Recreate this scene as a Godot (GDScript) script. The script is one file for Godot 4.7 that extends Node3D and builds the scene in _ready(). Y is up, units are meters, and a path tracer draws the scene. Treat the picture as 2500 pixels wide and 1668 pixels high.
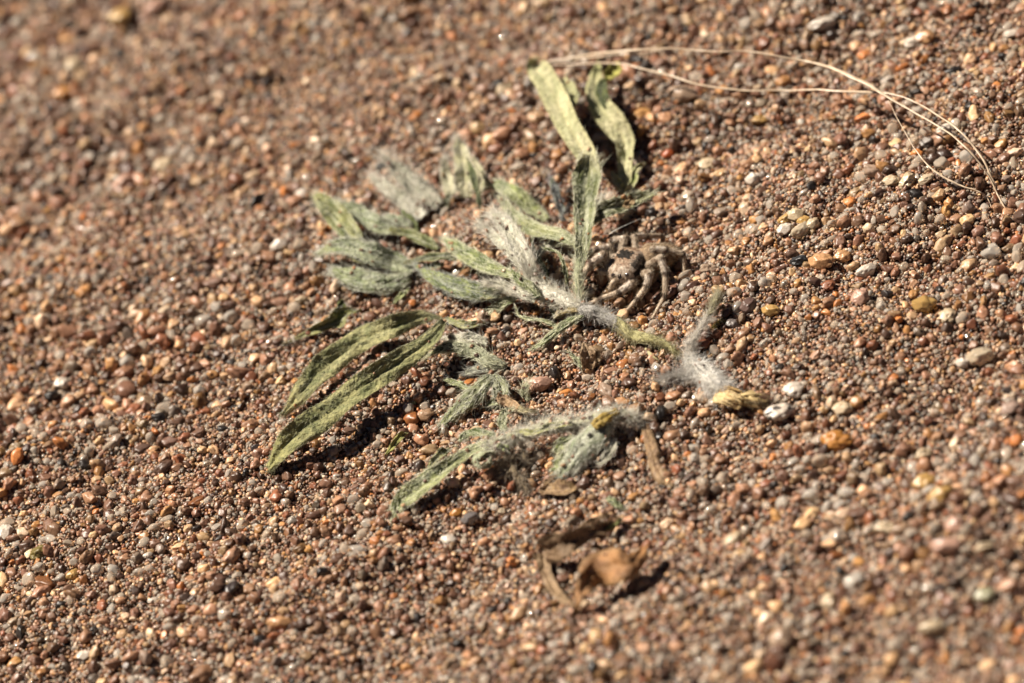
extends Node3D
# A few square centimetres of coarse sand with a wilted woolly plant and a small spider. Lengths in this script are millimetres
# (MM turns them into metres where a mesh or a node is made).

const MM := 0.001
const K := 59.5            # photograph pixels per millimetre at the middle of the sand
const ELEV := 40.0         # how steeply the lens looks down, degrees
const ROLL := 20.0         # how far the camera was tilted sideways, degrees
const DIST := 210.0        # lens to sand
const HALF := 14.0 / 210.0 # tangent of half the vertical field of view

var cam_at: Vector3
var cam_b: Basis
var to_cam: Vector3
var rough: FastNoiseLite
var fine: FastNoiseLite
var mot: FastNoiseLite
var rng := RandomNumberGenerator.new()
var M := {}
var taken := {}
var landmarks := []
var perches := []
var dents := []
var spots := {}            # spatial hash of grains: Vector2i -> Array of Vector3(x, z, r)
var FR := {                # regions of the sand that were measured: [left, top, scale]
	1: [600.0, 350.0, 3.485], 2: [1150.0, 80.0, 3.733], 3: [950.0, 420.0, 3.92], 4: [1350.0, 540.0, 6.03], 5: [600.0, 700.0, 3.135],
	6: [900.0, 850.0, 3.133], 7: [1250.0, 680.0, 3.357], 8: [1200.0, 1150.0, 3.92], 9: [1380.0, 360.0, 6.03], 10: [1300.0, 80.0, 1.9583], 0: [0.0, 0.0, 1.0]}


class Geo:
	var v := PackedVector3Array()
	var c := PackedColorArray()
	var t := PackedVector2Array()
	var ix := PackedInt32Array()

	func add(p: Vector3, col: Color, uv := Vector2.ZERO) -> int:
		v.append(p)
		c.append(col)
		t.append(uv)
		return v.size() - 1

	func tri(a: int, b: int, d: int) -> void:
		ix.append(a)
		ix.append(b)
		ix.append(d)

	func quad(a: int, b: int, d: int, e: int) -> void:
		tri(a, b, d)
		tri(a, d, e)

	func normals() -> PackedVector3Array:
		var n := PackedVector3Array()
		n.resize(v.size())
		for i in range(0, ix.size(), 3):
			var a := ix[i]
			var b := ix[i + 1]
			var d := ix[i + 2]
			var f := (v[d] - v[a]).cross(v[b] - v[a])
			n[a] += f
			n[b] += f
			n[d] += f
		for i in n.size():
			n[i] = (n[i] * 1000.0).normalized() if n[i].length_squared() > 0.0 else Vector3.UP
		return n

	func mesh(from := Vector3.ZERO, flat := false) -> ArrayMesh:
		var out := ArrayMesh.new()
		if flat:
			var w := Geo.new()
			for i in ix.size():
				w.add(v[ix[i]], c[ix[i]], t[ix[i]])
				w.ix.append(i)
			return w.mesh(from)
		var p := PackedVector3Array()
		p.resize(v.size())
		for i in v.size():
			p[i] = (v[i] - from) * 0.001
		var a := []
		a.resize(Mesh.ARRAY_MAX)
		a[Mesh.ARRAY_VERTEX] = p
		a[Mesh.ARRAY_NORMAL] = normals()
		a[Mesh.ARRAY_COLOR] = c
		a[Mesh.ARRAY_TEX_UV] = t
		a[Mesh.ARRAY_INDEX] = ix
		out.add_surface_from_arrays(Mesh.PRIMITIVE_TRIANGLES, a)
		return out


# ---------------------------------------------------------------- places

func dir_of(u: float, v: float) -> Vector3:
	return (cam_b * Vector3((u - 1250.0) / 834.0 * HALF, -(v - 834.0) / 834.0 * HALF, -1.0)).normalized()

func ground(x: float, z: float) -> float:
	var h := rough.get_noise_2d(x, z) * 0.9 + rough.get_noise_2d(x * 3.1 + 40.0, z * 3.1) * 0.42 + rough.get_noise_2d(x * 11.0, z * 11.0 + 90.0) * 0.13
	for d in dents:
		var q: float = ((x - d.x) * (x - d.x) + (z - d.z) * (z - d.z)) / (d.r * d.r)
		if q < 6.0:
			h += d.h * exp(-q)
	return h

func at(u: float, v: float, h := 0.0) -> Vector3:
	var d := dir_of(u, v)
	var y := h
	var p := Vector3.ZERO
	for i in 4:
		p = cam_at + d * ((y - cam_at.y) / d.y)
		y = ground(p.x, p.z) + h
	return p

func spot(f: int, a: Array) -> Vector3:
	var r: Array = FR[f]
	var h: float = a[2] if a.size() > 2 else 0.3
	if f != 4 and f != 10:
		h += maxf(0.0, h - 0.15) * 0.35
	return at(r[0] + a[0] / r[2], r[1] + a[1] / r[2], h)

func pixel(p: Vector3) -> Vector2:
	var q := cam_b.inverse() * (p - cam_at)
	return Vector2(1250.0 + q.x / -q.z / HALF * 834.0, 834.0 - q.y / -q.z / HALF * 834.0)


# ---------------------------------------------------------------- nodes

func numbered(called: String) -> String:
	var n: int = taken.get(called, 0)
	taken[called] = n + 1
	return called if n == 0 else "%s_%03d" % [called, n]

func thing(called: String, label: String, category: String, base: Vector3, group := "", short := "") -> Node3D:
	var o := Node3D.new()
	o.name = numbered(called)
	add_child(o, true)
	o.position = base * MM
	mark(o, label, category, group)
	if short:
		landmarks.append([pixel(base), short])
	return o

func mark(o: Node, label: String, category: String, group := "") -> void:
	o.set_meta("label", label)
	o.set_meta("category", category)
	if group:
		o.set_meta("group", group)

func part(called: String, g: Geo, m: Material, parent: Node3D, from: Vector3, stuff := false) -> MeshInstance3D:
	var o := MeshInstance3D.new()
	o.name = called
	o.mesh = g.mesh(from)
	o.material_override = m
	var n := 0
	for k in parent.get_children():
		var s := str(k.name)
		if s == called or s.begins_with(called + "_0"):
			n += 1
	if n:
		o.name = "%s_%03d" % [called, n]
	parent.add_child(o, true)
	if stuff:
		o.set_meta("kind", "stuff")
	return o


# ---------------------------------------------------------------- materials

func noise_tex(seed_: int, freq: float, lo: Color, hi: Color, normal := false, bump := 4.0, kind := FastNoiseLite.TYPE_SIMPLEX_SMOOTH, side := 256, mid = null) -> NoiseTexture2D:
	var n := FastNoiseLite.new()
	n.seed = seed_
	n.noise_type = kind
	n.frequency = freq
	n.fractal_octaves = 4
	var t := NoiseTexture2D.new()
	t.width = side
	t.height = side
	t.seamless = true
	t.noise = n
	if normal:
		t.as_normal_map = true
		t.bump_strength = bump
	else:
		var r := Gradient.new()
		r.set_color(0, lo)
		r.set_color(1, hi)
		if mid != null:
			r.add_point(0.5, mid)
		t.color_ramp = r
	return t

func mat(called: String, rough_: float, spec: float, tex: Texture2D, scale: float, bump: Texture2D, bump_k := 1.0, color := Color.WHITE) -> StandardMaterial3D:
	var m := StandardMaterial3D.new()
	m.resource_name = called
	m.vertex_color_use_as_albedo = true
	m.albedo_color = color
	m.roughness = rough_
	m.metallic_specular = spec
	m.uv1_triplanar = true
	m.uv1_scale = Vector3.ONE * scale
	if tex:
		m.albedo_texture = tex
	if bump:
		m.normal_enabled = true
		m.normal_texture = bump
		m.normal_scale = bump_k
	m.cull_mode = BaseMaterial3D.CULL_DISABLED
	M[called] = m
	return m

func lin(c: Color) -> Color:
	return c.linear_to_srgb()

func make_materials() -> void:
	var mottle := noise_tex(3, 0.03, Color(0.66, 0.66, 0.62), Color(1, 1, 1))
	var speck := noise_tex(11, 0.05, Color(0.62, 0.58, 0.55), Color(1, 1, 1), false, 0, FastNoiseLite.TYPE_VALUE_CUBIC)
	var pits := noise_tex(5, 0.06, Color.WHITE, Color.WHITE, true, 6.0)
	var lumps := noise_tex(7, 0.025, Color.WHITE, Color.WHITE, true, 5.0)
	mat("grain", 0.40, 0.5, speck, 500.0, lumps, 0.7)
	mat("dull_grain", 0.75, 0.4, speck, 420.0, pits, 1.0)
	var q := mat("quartz", 0.05, 0.65, null, 500.0, lumps, 0.2)
	q.refraction_enabled = true
	q.refraction_scale = 0.05
	q.albedo_color = Color(1, 1, 1, 0.34)
	var leaf_m := mat("leaf", 0.72, 0.35, mottle, 330.0, pits, 1.1)
	leaf_m.backlight_enabled = true
	leaf_m.backlight = Color(0.42, 0.42, 0.38)
	leaf_m.rim_enabled = true
	leaf_m.rim = 0.25
	var dry := mat("dry_leaf", 0.65, 0.4, mottle, 300.0, pits, 1.0)
	dry.backlight_enabled = true
	dry.backlight = Color(0.2, 0.2, 0.2)
	mat("wood", 0.7, 0.35, mottle, 500.0, pits, 1.2)
	var hair := mat("hair", 0.5, 0.4, null, 300.0, null)
	hair.backlight_enabled = true
	hair.backlight = Color(1.0, 1.0, 0.98)
	mat("straw", 0.35, 0.5, null, 300.0, null)
	mat("spider", 0.7, 0.35, speck, 2500.0, pits, 0.5)
	mat("eye", 0.08, 0.6, null, 300.0, null)


# ---------------------------------------------------------------- shapes

func smooth_path(p: Array, n: int) -> Array:
	var out := []
	var m := p.size() - 1
	for i in n + 1:
		var f := float(i) / n * m
		var k := mini(int(f), m - 1)
		var x := f - k
		var a: Vector3 = p[maxi(k - 1, 0)]
		var b: Vector3 = p[k]
		var c: Vector3 = p[k + 1]
		var d: Vector3 = p[mini(k + 2, m)]
		out.append(0.5 * ((2.0 * b) + (c - a) * x + (2.0 * a - 5.0 * b + 4.0 * c - d) * x * x + (3.0 * b - a - 3.0 * c + d) * x * x * x))
	return out

func along(w: Array, t: float) -> float:
	var m := w.size() - 1
	var f := clampf(t, 0.0, 1.0) * m
	var k := mini(int(f), m - 1)
	var x := f - k
	x = x * x * (3.0 - 2.0 * x)
	return lerpf(w[k], w[k + 1], x)

func hair(g: Geo, p: Vector3, d: Vector3, n: Vector3, length: float, r: float, col: Color, bend: Vector3) -> void:
	var a := d.cross(n)
	if a.length_squared() < 1e-6:
		a = d.cross(Vector3(0.3, 0.9, 0.2))
	a = a.normalized()
	var b := a.cross(d).normalized()
	var first := g.v.size()
	for k in 3:
		var f: float = k * 0.42
		var q := p + d * (length * f) + bend * (length * f * f)
		var rr := r * (1.0 - 0.35 * k)
		g.add(q + a * rr, col)
		g.add(q - a * rr * 0.5 + b * rr * 0.87, col)
		g.add(q - a * rr * 0.5 - b * rr * 0.87, col)
	var tip := g.add(p + d * length + bend * length, col)
	for k in 2:
		for s in 3:
			var i := first + k * 3 + s
			var j := first + k * 3 + (s + 1) % 3
			g.tri(i, i + 3, j)
			g.tri(j, i + 3, j + 3)
	for s in 3:
		g.tri(first + 6 + s, tip, first + 6 + (s + 1) % 3)

func rnd(a := 1.0) -> float:
	return rng.randf_range(-a, a)

func rndv(a := 1.0) -> Vector3:
	return Vector3(rnd(a), rnd(a), rnd(a))

# A blade along the points f:[x, y, height], base first; widths along it in the same units. o: up 0..1 (how far its face turns from the lens to the zenith),
# roll, cup, wave, a/b/edge/tip colours, hairs, hl (length), hc (colour), lay (how flat they lie), m (material), th.
func blade(f: int, pts: Array, ws: Array, o: Dictionary, parent: Node3D, from: Vector3, called := "leaf") -> MeshInstance3D:
	var sc: float = FR[f][2] * K
	var p := []
	for q in pts:
		p.append(spot(f, q))
	var n := clampi(pts.size() * 10, 30, 76)
	var cross := 13
	var c := smooth_path(p, n)
	var g := Geo.new()
	var ref: Vector3 = to_cam.lerp(Vector3.UP, o.get("up", 0.5)).normalized()
	var th: float = o.get("th", 0.075)
	var cup = o.get("cup", 0.5)
	var roll = o.get("roll", 0.0)
	var wave: float = o.get("wave", 0.06)
	var ca: Color = o.get("a", Color(0.3, 0.31, 0.15))
	var cb: Color = o.get("b", Color(0.12, 0.15, 0.06))
	var ce: Color = o.get("edge", ca * 1.15)
	var ct: Color = o.get("tip", ca)
	var ph := rng.randf() * 20.0
	var tops := []
	var hc0: Color = o.get("hc", Color(0.62, 0.62, 0.55))
	var streak: float = o.get("streak", 0.6 if o.has("hairs") else 0.15)
	var last := Vector3.ZERO
	for i in n + 1:
		var t := float(i) / n
		var tan_: Vector3 = ((c[mini(i + 1, n)] as Vector3) - (c[maxi(i - 1, 0)] as Vector3)).normalized()
		var nn := ref - tan_ * tan_.dot(ref)
		if nn.length() < 0.15:
			nn = last if last != Vector3.ZERO else tan_.cross(Vector3.RIGHT)
			nn = nn - tan_ * tan_.dot(nn)
		nn = nn.normalized()
		last = nn
		var ro: float = along(roll, t) if roll is Array else roll
		nn = nn.rotated(tan_, ro)
		var bb := tan_.cross(nn)
		var w := along(ws, t) / sc * 0.5
		w *= 1.0 + 0.10 * mot.get_noise_2d(t * 40.0 + ph, 3.0)
		var cu: float = along(cup, t) if cup is Array else cup
		var row := []
		for k in cross:
			var s := -1.0 + 2.0 * k / (cross - 1)
			var an := cu * s
			var lat := w * (sin(an) / cu if absf(cu) > 0.01 else s)
			var lift := w * ((1.0 - cos(an)) / cu if absf(cu) > 0.01 else 0.0)
			lift += wave * s * s * sin(t * 17.0 + ph + (2.0 if s > 0 else 0.0)) + wave * 0.5 * mot.get_noise_2d(t * 60.0 + ph, s * 14.0) * 1.5
			lift -= 0.07 * exp(-s * s * 40.0) * minf(1.0, w * 3.0)
			lift += 0.05 * minf(1.0, w * 2.0) * mot.get_noise_2d(t * 150.0 + ph, s * 40.0 + ph)
			var x: Vector3 = c[i] + bb * lat + nn * lift
			var m := mot.get_noise_3d(x.x * 9.0, x.y * 9.0, x.z * 9.0) * 0.9 + fine.get_noise_3d(x.x, x.y, x.z) * 0.7
			var col := ca.lerp(cb, clampf(0.5 + m * 2.0, 0.0, 1.0))
			if streak > 0.0:
				var st := mot.get_noise_3d(s * 120.0 + ph, t * 30.0 + s * 8.0, ph) * 2.2
				col = col.lerp(hc0, clampf(st, 0.0, 0.8) * streak) if st > 0.0 else col.lerp(cb * 0.75, clampf(-st, 0.0, 0.7) * streak)
			col = col.lerp(ce, pow(absf(s), 5.0) * 0.7)
			col = col.lerp(ce * 1.1, exp(-s * s * 160.0) * 0.55 * (1.0 - t))
			col = col.lerp(ct, smoothstep(0.72, 1.0, t) * 0.85)
			row.append([x, nn * cos(an) - bb * sin(an), tan_, col, th * sqrt(maxf(0.0, 1.0 - s * s * 0.96)) * 0.5])
		tops.append(row)
	for i in n + 1:
		for k in cross:
			var e = tops[i][k]
			g.add(e[0] + e[1] * e[4], e[3], Vector2(float(k) / cross, float(i) / n))
		for k in cross:
			var e = tops[i][cross - 1 - k]
			g.add(e[0] - e[1] * e[4], (e[3] as Color) * 0.95, Vector2(float(k) / cross, float(i) / n))
	var ring := cross * 2
	for i in n:
		for k in ring:
			var a0 := i * ring + k
			var a1 := i * ring + (k + 1) % ring
			g.quad(a0, a0 + ring, a1 + ring, a1)
	for e in [0, n]:
		for k in cross - 1:
			var a0: int = e * ring + k
			var b0: int = e * ring + ring - 1 - k
			if e == 0:
				g.quad(a0, a0 + 1, b0 - 1, b0)
			else:
				g.quad(a0, b0, b0 - 1, a0 + 1)
	for q in int(o.get("caught", o.get("hairs", 0) / 150)):
		var e = tops[rng.randi_range(0, n)][rng.randi_range(1, cross - 2)]
		if e[1].y > 0.2:
			perches.append(e[0] + e[1] * (e[4] + 0.03))
	var made := part(called, g, M[o.get("m", "leaf")], parent, from)
	var hn := int(o.get("hairs", 0) * 1.0)
	if hn:
		var hg := Geo.new()
		var hl: float = o.get("hl", 0.5)
		var hc: Color = o.get("hc", Color(0.62, 0.62, 0.55))
		var lay: float = o.get("lay", 0.3)
		var hr: float = o.get("hr", 0.0095)
		var hd: float = o.get("hd", 1.0)
		for i in hn:
			var e = tops[rng.randi_range(0, n)][rng.randi_range(0, cross - 1) if rng.randf() < 0.75 else (0 if rng.randf() < 0.5 else cross - 1)]
			var side := 1.0 if rng.randf() < 0.82 else -1.0
			var nn: Vector3 = e[1] * side
			var d: Vector3 = ((e[2] as Vector3) * hd * rng.randf_range(0.5, 1.1) + nn * lay * 0.55 * rng.randf_range(0.0, 1.5) + rndv(0.4)).normalized()
			var x: Vector3 = e[0] + nn * e[4] + (e[2] as Vector3) * rnd(0.12) + rndv(0.03)
			hair(hg, x, d, nn, hl * 0.85 * rng.randf_range(0.4, 1.3), hr * rng.randf_range(0.7, 1.2), hc * rng.randf_range(0.7, 1.08), (nn * -0.35 + rndv(0.5)))
		part("hairs", hg, M.hair, made, from, true)
	return made

# A round stalk; radii in the units of the points.
func stalk(f: int, pts: Array, rs: Array, o: Dictionary, parent: Node3D, from: Vector3, called := "stem") -> MeshInstance3D:
	var sc: float = FR[f][2] * K
	var p := []
	for q in pts:
		p.append(spot(f, q))
	var n: int = o.get("n", clampi(pts.size() * 8, 16, 90))
	var sides: int = o.get("sides", 12)
	var c := smooth_path(p, n)
	var g := Geo.new()
	var ca: Color = o.get("a", Color(0.5, 0.48, 0.4))
	var cb: Color = o.get("b", Color(0.3, 0.28, 0.22))
	var jag: float = o.get("jag", 0.12)
	var flat: float = o.get("flat", 1.0)
	var kink: float = o.get("kink", 0.0)
	var nn := Vector3(0.2, 1.0, 0.1)
	var rows := []
	for i in n + 1:
		var t := float(i) / n
		var tan_: Vector3 = ((c[mini(i + 1, n)] as Vector3) - (c[maxi(i - 1, 0)] as Vector3)).normalized()
		nn = (nn - tan_ * tan_.dot(nn)).normalized()
		var bb := tan_.cross(nn)
		var r: float = along(rs, t) / sc * o.get("thin", 1.0)
		if i == 0 or i == n:
			r *= 0.45
		for k in sides:
			var an := TAU * k / sides
			var d := nn * cos(an) * flat + bb * sin(an)
			var x: Vector3 = c[i] + Vector3(0.0, kink * mot.get_noise_2d(t * 160.0, kink * 900.0), kink * mot.get_noise_2d(t * 130.0, 50.0)) + d * r * (1.0 + jag * 2.0 * mot.get_noise_3d(t * 30.0, cos(an) * 9.0, sin(an) * 9.0))
			var m := fine.get_noise_3d(x.x, x.y, x.z) + mot.get_noise_3d(k * 12.0, t * 8.0, 0.0)
			g.add(x, ca.lerp(cb, clampf(0.5 + m, 0.0, 1.0)), Vector2(float(k) / sides, t))
			rows.append([x, d.normalized(), tan_])
	for q in int(o.get("caught", 0)):
		var e = rows[rng.randi_range(0, rows.size() - 1)]
		if e[1].y > 0.0:
			perches.append(e[0] + e[1] * 0.05)
	for i in n:
		for k in sides:
			var a0 := i * sides + k
			var a1 := i * sides + (k + 1) % sides
			g.quad(a0, a0 + sides, a1 + sides, a1)
	for e in [0, n]:
		var mid := g.add(c[e], ca)
		for k in sides:
			var a0: int = e * sides + k
			var a1: int = e * sides + (k + 1) % sides
			if e == 0:
				g.tri(mid, a0, a1)
			else:
				g.tri(mid, a1, a0)
	# facing check: the first quad must look outwards
	var made := part(called, g, M[o.get("m", "leaf")], parent, from)
	var hn := int(o.get("hairs", 0) * 1.25)
	if hn:
		var hg := Geo.new()
		var hl: float = o.get("hl", 0.5)
		var hc: Color = o.get("hc", Color(0.66, 0.64, 0.58))
		var hr: float = o.get("hr", 0.0095)
		var lay: float = o.get("lay", 0.45)
		for i in hn:
			var e = rows[rng.randi_range(0, rows.size() - 1)]
			var d: Vector3 = ((e[2] as Vector3) * rng.randf_range(0.2, 1.0) * o.get("hd", 1.0) + (e[1] as Vector3) * lay * 0.5 * rng.randf_range(-0.1, 1.6) + rndv(0.7)).normalized()
			var x: Vector3 = e[0] + (e[2] as Vector3) * rnd(0.15) + rndv(0.03)
			hair(hg, x, d, e[1], hl * rng.randf_range(0.5, 1.35), hr * rng.randf_range(0.7, 1.2), hc * rng.randf_range(0.72, 1.1), rndv(0.8) - (e[1] as Vector3) * 0.25)
		part("hairs", hg, M.hair, made, from, true)
	return made


# ---------------------------------------------------------------- grains

func ico(sub: int) -> Array:
	var q := (1.0 + sqrt(5.0)) / 2.0
	var v: Array[Vector3] = []
	for a in [[-1, q, 0], [1, q, 0], [-1, -q, 0], [1, -q, 0], [0, -1, q], [0, 1, q], [0, -1, -q], [0, 1, -q], [q, 0, -1], [q, 0, 1], [-q, 0, -1], [-q, 0, 1]]:
		v.append(Vector3(a[0], a[1], a[2]).normalized())
	var f := [0, 11, 5, 0, 5, 1, 0, 1, 7, 0, 7, 10, 0, 10, 11, 1, 5, 9, 5, 11, 4, 11, 10, 2, 10, 7, 6, 7, 1, 8, 3, 9, 4, 3, 4, 2, 3, 2, 6, 3, 6, 8, 3, 8, 9, 4, 9, 5, 2, 4, 11, 6, 2, 10, 8, 6, 7, 9, 8, 1]
	for s in sub:
		var mids := {}
		var out := []
		for i in range(0, f.size(), 3):
			var m := []
			for e in 3:
				var a: int = f[i + e]
				var b: int = f[i + (e + 1) % 3]
				var key := mini(a, b) * 100000 + maxi(a, b)
				if not mids.has(key):
					mids[key] = v.size()
					v.append((v[a] + v[b]).normalized())
				m.append(mids[key])
			out.append_array([f[i], m[0], m[2], f[i + 1], m[1], m[0], f[i + 2], m[2], m[1], m[0], m[1], m[2]])
		f = out
	return [v, f]

# A worn grain of about 1 mm radius: lumpy, with a few planes worn or broken flat.
func grain_mesh(seed_: int, sub: int, lump: float, planes: int, cut: float, tone := 0.12, patch := Color(0, 0, 0, 0)) -> ArrayMesh:
	var r := RandomNumberGenerator.new()
	r.seed = seed_ * 77 + 5
	var no := FastNoiseLite.new()
	no.seed = seed_
	no.frequency = 0.9
	var base := ico(sub)
	var stretch := Vector3(r.randf_range(0.9, 1.4), r.randf_range(0.65, 1.0), r.randf_range(0.8, 1.15))
	var pl := []
	for i in planes:
		pl.append([Vector3(r.randfn(), r.randfn(), r.randfn()).normalized(), r.randf_range(cut, 0.98)])
	var g := Geo.new()
	for p in base[0]:
		var x: Vector3 = p
		x *= 1.0 + lump * no.get_noise_3d(x.x, x.y, x.z) + lump * 0.45 * no.get_noise_3d(x.x * 2.7 + 9.0, x.y * 2.7, x.z * 2.7)
		for a in pl:
			var d: float = x.dot(a[0]) - a[1]
			if d > 0.0:
				x -= (a[0] as Vector3) * d * 0.94
		var s := 1.0 + tone * no.get_noise_3d(x.x * 2.0 + 30.0, x.y * 2.0, x.z * 2.0) * 2.0
		var col := Color(s, s, s)
		if patch.a > 0.0 and no.get_noise_3d(x.x * 1.1 - 7.0, x.y * 1.1, x.z * 1.1) > 0.18:
			col = Color(patch.r, patch.g, patch.b)
		g.add(x * stretch, col)
	var f: Array = base[1]
	for i in range(0, f.size(), 3):
		g.tri(f[i], f[i + 2], f[i + 1])
	return g.mesh()

var PAL := [
	["pinkish beige", Color(0.422, 0.238, 0.144), 25.0], ["mauve brown", Color(0.247, 0.134, 0.088), 24.0], ["dark purplish brown", Color(0.127, 0.072, 0.050), 12.0],
	["reddish brown", Color(0.280, 0.111, 0.057), 6.5], ["orange", Color(0.540, 0.215, 0.070), 3.2], ["amber", Color(0.483, 0.259, 0.103), 8.0],
	["cream", Color(0.657, 0.436, 0.251), 15.0], ["white", Color(0.735, 0.557, 0.390), 4.0], ["grey", Color(0.288, 0.223, 0.172), 5.5], ["black", Color(0.038, 0.030, 0.027), 4.5], ["olive grey", Color(0.267, 0.220, 0.126), 1.0]]

func pick() -> int:
	var t := rng.randf() * 106.7
	for i in PAL.size():
		t -= PAL[i][2]
		if t <= 0.0:
			return i
	return 0

func free_spot(x: float, z: float, r: float, k: float) -> bool:
	var c := Vector2i(int(floor(x / 0.8)), int(floor(z / 0.8)))
	for i in range(-1, 2):
		for j in range(-1, 2):
			var a = spots.get(Vector2i(c.x + i, c.y + j))
			if a != null:
				for q in a:
					var d: float = (r + q.z) * k
					if (q.x - x) * (q.x - x) + (q.y - z) * (q.y - z) < d * d:
						return false
	return true

func take_spot(x: float, z: float, r: float) -> void:
	var c := Vector2i(int(floor(x / 0.8)), int(floor(z / 0.8)))
	if not spots.has(c):
		spots[c] = []
	spots[c].append(Vector3(x, z, r))

func turned() -> Basis:
	return Basis(Vector3(rng.randfn(), rng.randfn(), rng.randfn()).normalized(), rng.randf() * TAU)


# ---------------------------------------------------------------- the scene

func _ready() -> void:
	rng.seed = 20240611
	var e := deg_to_rad(ELEV)
	var r := deg_to_rad(ROLL)
	to_cam = Vector3(0, sin(e), cos(e))
	cam_at = to_cam * DIST
	var up0 := Vector3(0, cos(e), -sin(e))
	cam_b = Basis(Vector3.RIGHT * cos(r) - up0 * sin(r), Vector3.RIGHT * sin(r) + up0 * cos(r), to_cam)
	rough = FastNoiseLite.new()
	rough.seed = 4
	rough.frequency = 0.07
	rough.fractal_octaves = 2
	fine = FastNoiseLite.new()
	fine.seed = 8
	fine.frequency = 3.0
	fine.fractal_octaves = 3
	mot = FastNoiseLite.new()
	mot.seed = 15
	mot.frequency = 0.08
	mot.fractal_octaves = 3

	var cam := Camera3D.new()
	cam.name = "camera"
	add_child(cam)
	cam.transform = Transform3D(cam_b, cam_at * MM)
	var lens := CameraAttributesPhysical.new()
	lens.frustum_focal_length = 12.0 / HALF
	lens.frustum_near = 0.01
	lens.frustum_far = 100.0
	lens.exposure_aperture = 12.0 / HALF / 3.8
	var sharp := at(1520, 815, 0.3)
	lens.frustum_focus_distance = (cam_at - sharp).dot(to_cam) * MM
	cam.attributes = lens
	cam.fov = rad_to_deg(2.0 * atan(HALF))
	cam.near = 0.01
	cam.far = 100.0

	var we := WorldEnvironment.new()
	we.name = "environment"
	var env := Environment.new()
	env.background_mode = Environment.BG_SKY
	var sky := ProceduralSkyMaterial.new()
	sky.sky_top_color = Color(0.26, 0.36, 0.55)
	sky.sky_horizon_color = Color(0.55, 0.62, 0.70)
	sky.ground_bottom_color = Color(0.3, 0.25, 0.2)
	sky.ground_horizon_color = Color(0.5, 0.48, 0.45)
	sky.sky_energy_multiplier = 0.36
	env.sky = Sky.new()
	env.sky.sky_material = sky
	env.tonemap_mode = Environment.TONE_MAPPER_LINEAR
	env.tonemap_exposure = 2.0
	env.sdfgi_enabled = true
	env.ssao_enabled = true
	env.ssil_enabled = true
	we.environment = env
	add_child(we)
	var sun := DirectionalLight3D.new()
	sun.name = "sun"
	sun.light_energy = 1.6
	sun.light_color = Color(1.0, 0.955, 0.89)
	sun.light_angular_distance = 0.5
	sun.shadow_enabled = true
	add_child(sun)
	sun.look_at_from_position(Vector3(-0.47, 0.85, -0.32), Vector3.ZERO)

	for d in [[1580, 750, 1.2, -0.5], [1010, 760, 1.0, -0.4], [1240, 765, 1.0, -0.45], [1290, 1165, 1.6, -0.7], [1130, 760, 1.2, -0.3], [1480, 1440, 1.4, -0.3], [1180, 1290, 1.2, -0.3], [1560, 560, 1.3, -0.35], [1350, 860, 1.2, 0.3], [1130, 905, 1.0, -0.2], [880, 1010, 1.2, -0.2], [1050, 1330, 0.7, -0.35], [1200, 1275, 0.7, -0.3], [1100, 1380, 0.9, 0.25], [1540, 1200, 0.9, -0.3], [1500, 1480, 0.8, -0.3]]:
		var p := at(d[0], d[1])
		dents.append({"x": p.x, "z": p.z, "r": d[2], "h": d[3]})

	make_materials()
	make_ground()
	make_sprig()
	make_other_leaves()
	make_stub()
	make_dry()
	make_strands()
	make_spider()
	make_pebbles()
	make_grains()


func make_ground() -> void:
	var g := Geo.new()
	var n := 150
	var line := []
	for i in n + 1:
		var s := (float(i) / n - 0.5) * 2.0
		line.append(s * 58.0 + signf(s) * pow(absf(s), 14.0) * 4000.0)
	for i in n + 1:
		for k in n + 1:
			var x: float = line[i]
			var z: float = line[k]
			var y := (ground(x, z) if absf(x) < 90 and absf(z) < 90 else rough.get_noise_2d(x, z) * 0.5) - 0.10
			g.add(Vector3(x, y, z), Color(1, 1, 1))
	for i in n:
		for k in n:
			var a := i * (n + 1) + k
			g.quad(a, a + n + 1, a + n + 2, a + 1)
	var tex := noise_tex(21, 0.16, Color(0.18, 0.13, 0.11), Color(0.66, 0.52, 0.42), false, 0, FastNoiseLite.TYPE_CELLULAR, 512, Color(0.42, 0.31, 0.25))
	(tex.noise as FastNoiseLite).cellular_return_type = FastNoiseLite.RETURN_CELL_VALUE
	var bump := noise_tex(22, 0.12, Color.WHITE, Color.WHITE, true, 8.0, FastNoiseLite.TYPE_CELLULAR, 512)
	var m := mat("sand", 0.85, 0.3, tex, 40.0, bump, 1.0)
	m.uv1_world_triplanar = true
	var o := MeshInstance3D.new()
	o.name = "sand_ground"
	o.mesh = g.mesh()
	if (o.mesh as ArrayMesh).surface_get_arrays(0)[Mesh.ARRAY_NORMAL][0].y < 0.0:
		print("ground faces down")
	o.material_override = m
	o.set_meta("kind", "structure")
	o.set_meta("label", "coarse brown sand ground under all the grains")
	add_child(o)


const WOOL := Color(0.97, 0.94, 0.87)
const SILVER := Color(0.92, 0.92, 0.76)
const GREEN_A := Color(0.37, 0.42, 0.15)
const GREEN_B := Color(0.095, 0.135, 0.035)
const YELLOW_A := Color(0.40, 0.38, 0.17)
const YELLOW_B := Color(0.20, 0.22, 0.085)
const PALE_A := Color(0.64, 0.60, 0.38)
const PALE_B := Color(0.42, 0.43, 0.25)
const DARK_A := Color(0.10, 0.12, 0.035)
const DARK_B := Color(0.045, 0.06, 0.02)

func silky(n: int, hl := 0.55, extra := {}) -> Dictionary:
	var d := {"a": GREEN_A, "b": GREEN_B, "edge": Color(0.33, 0.34, 0.2), "tip": Color(0.26, 0.3, 0.12), "hairs": n, "hl": hl, "hc": SILVER, "lay": 0.22, "hr": 0.012}
	d.merge(extra, true)
	d.hairs = int(d.hairs * 0.42)
	return d

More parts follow.
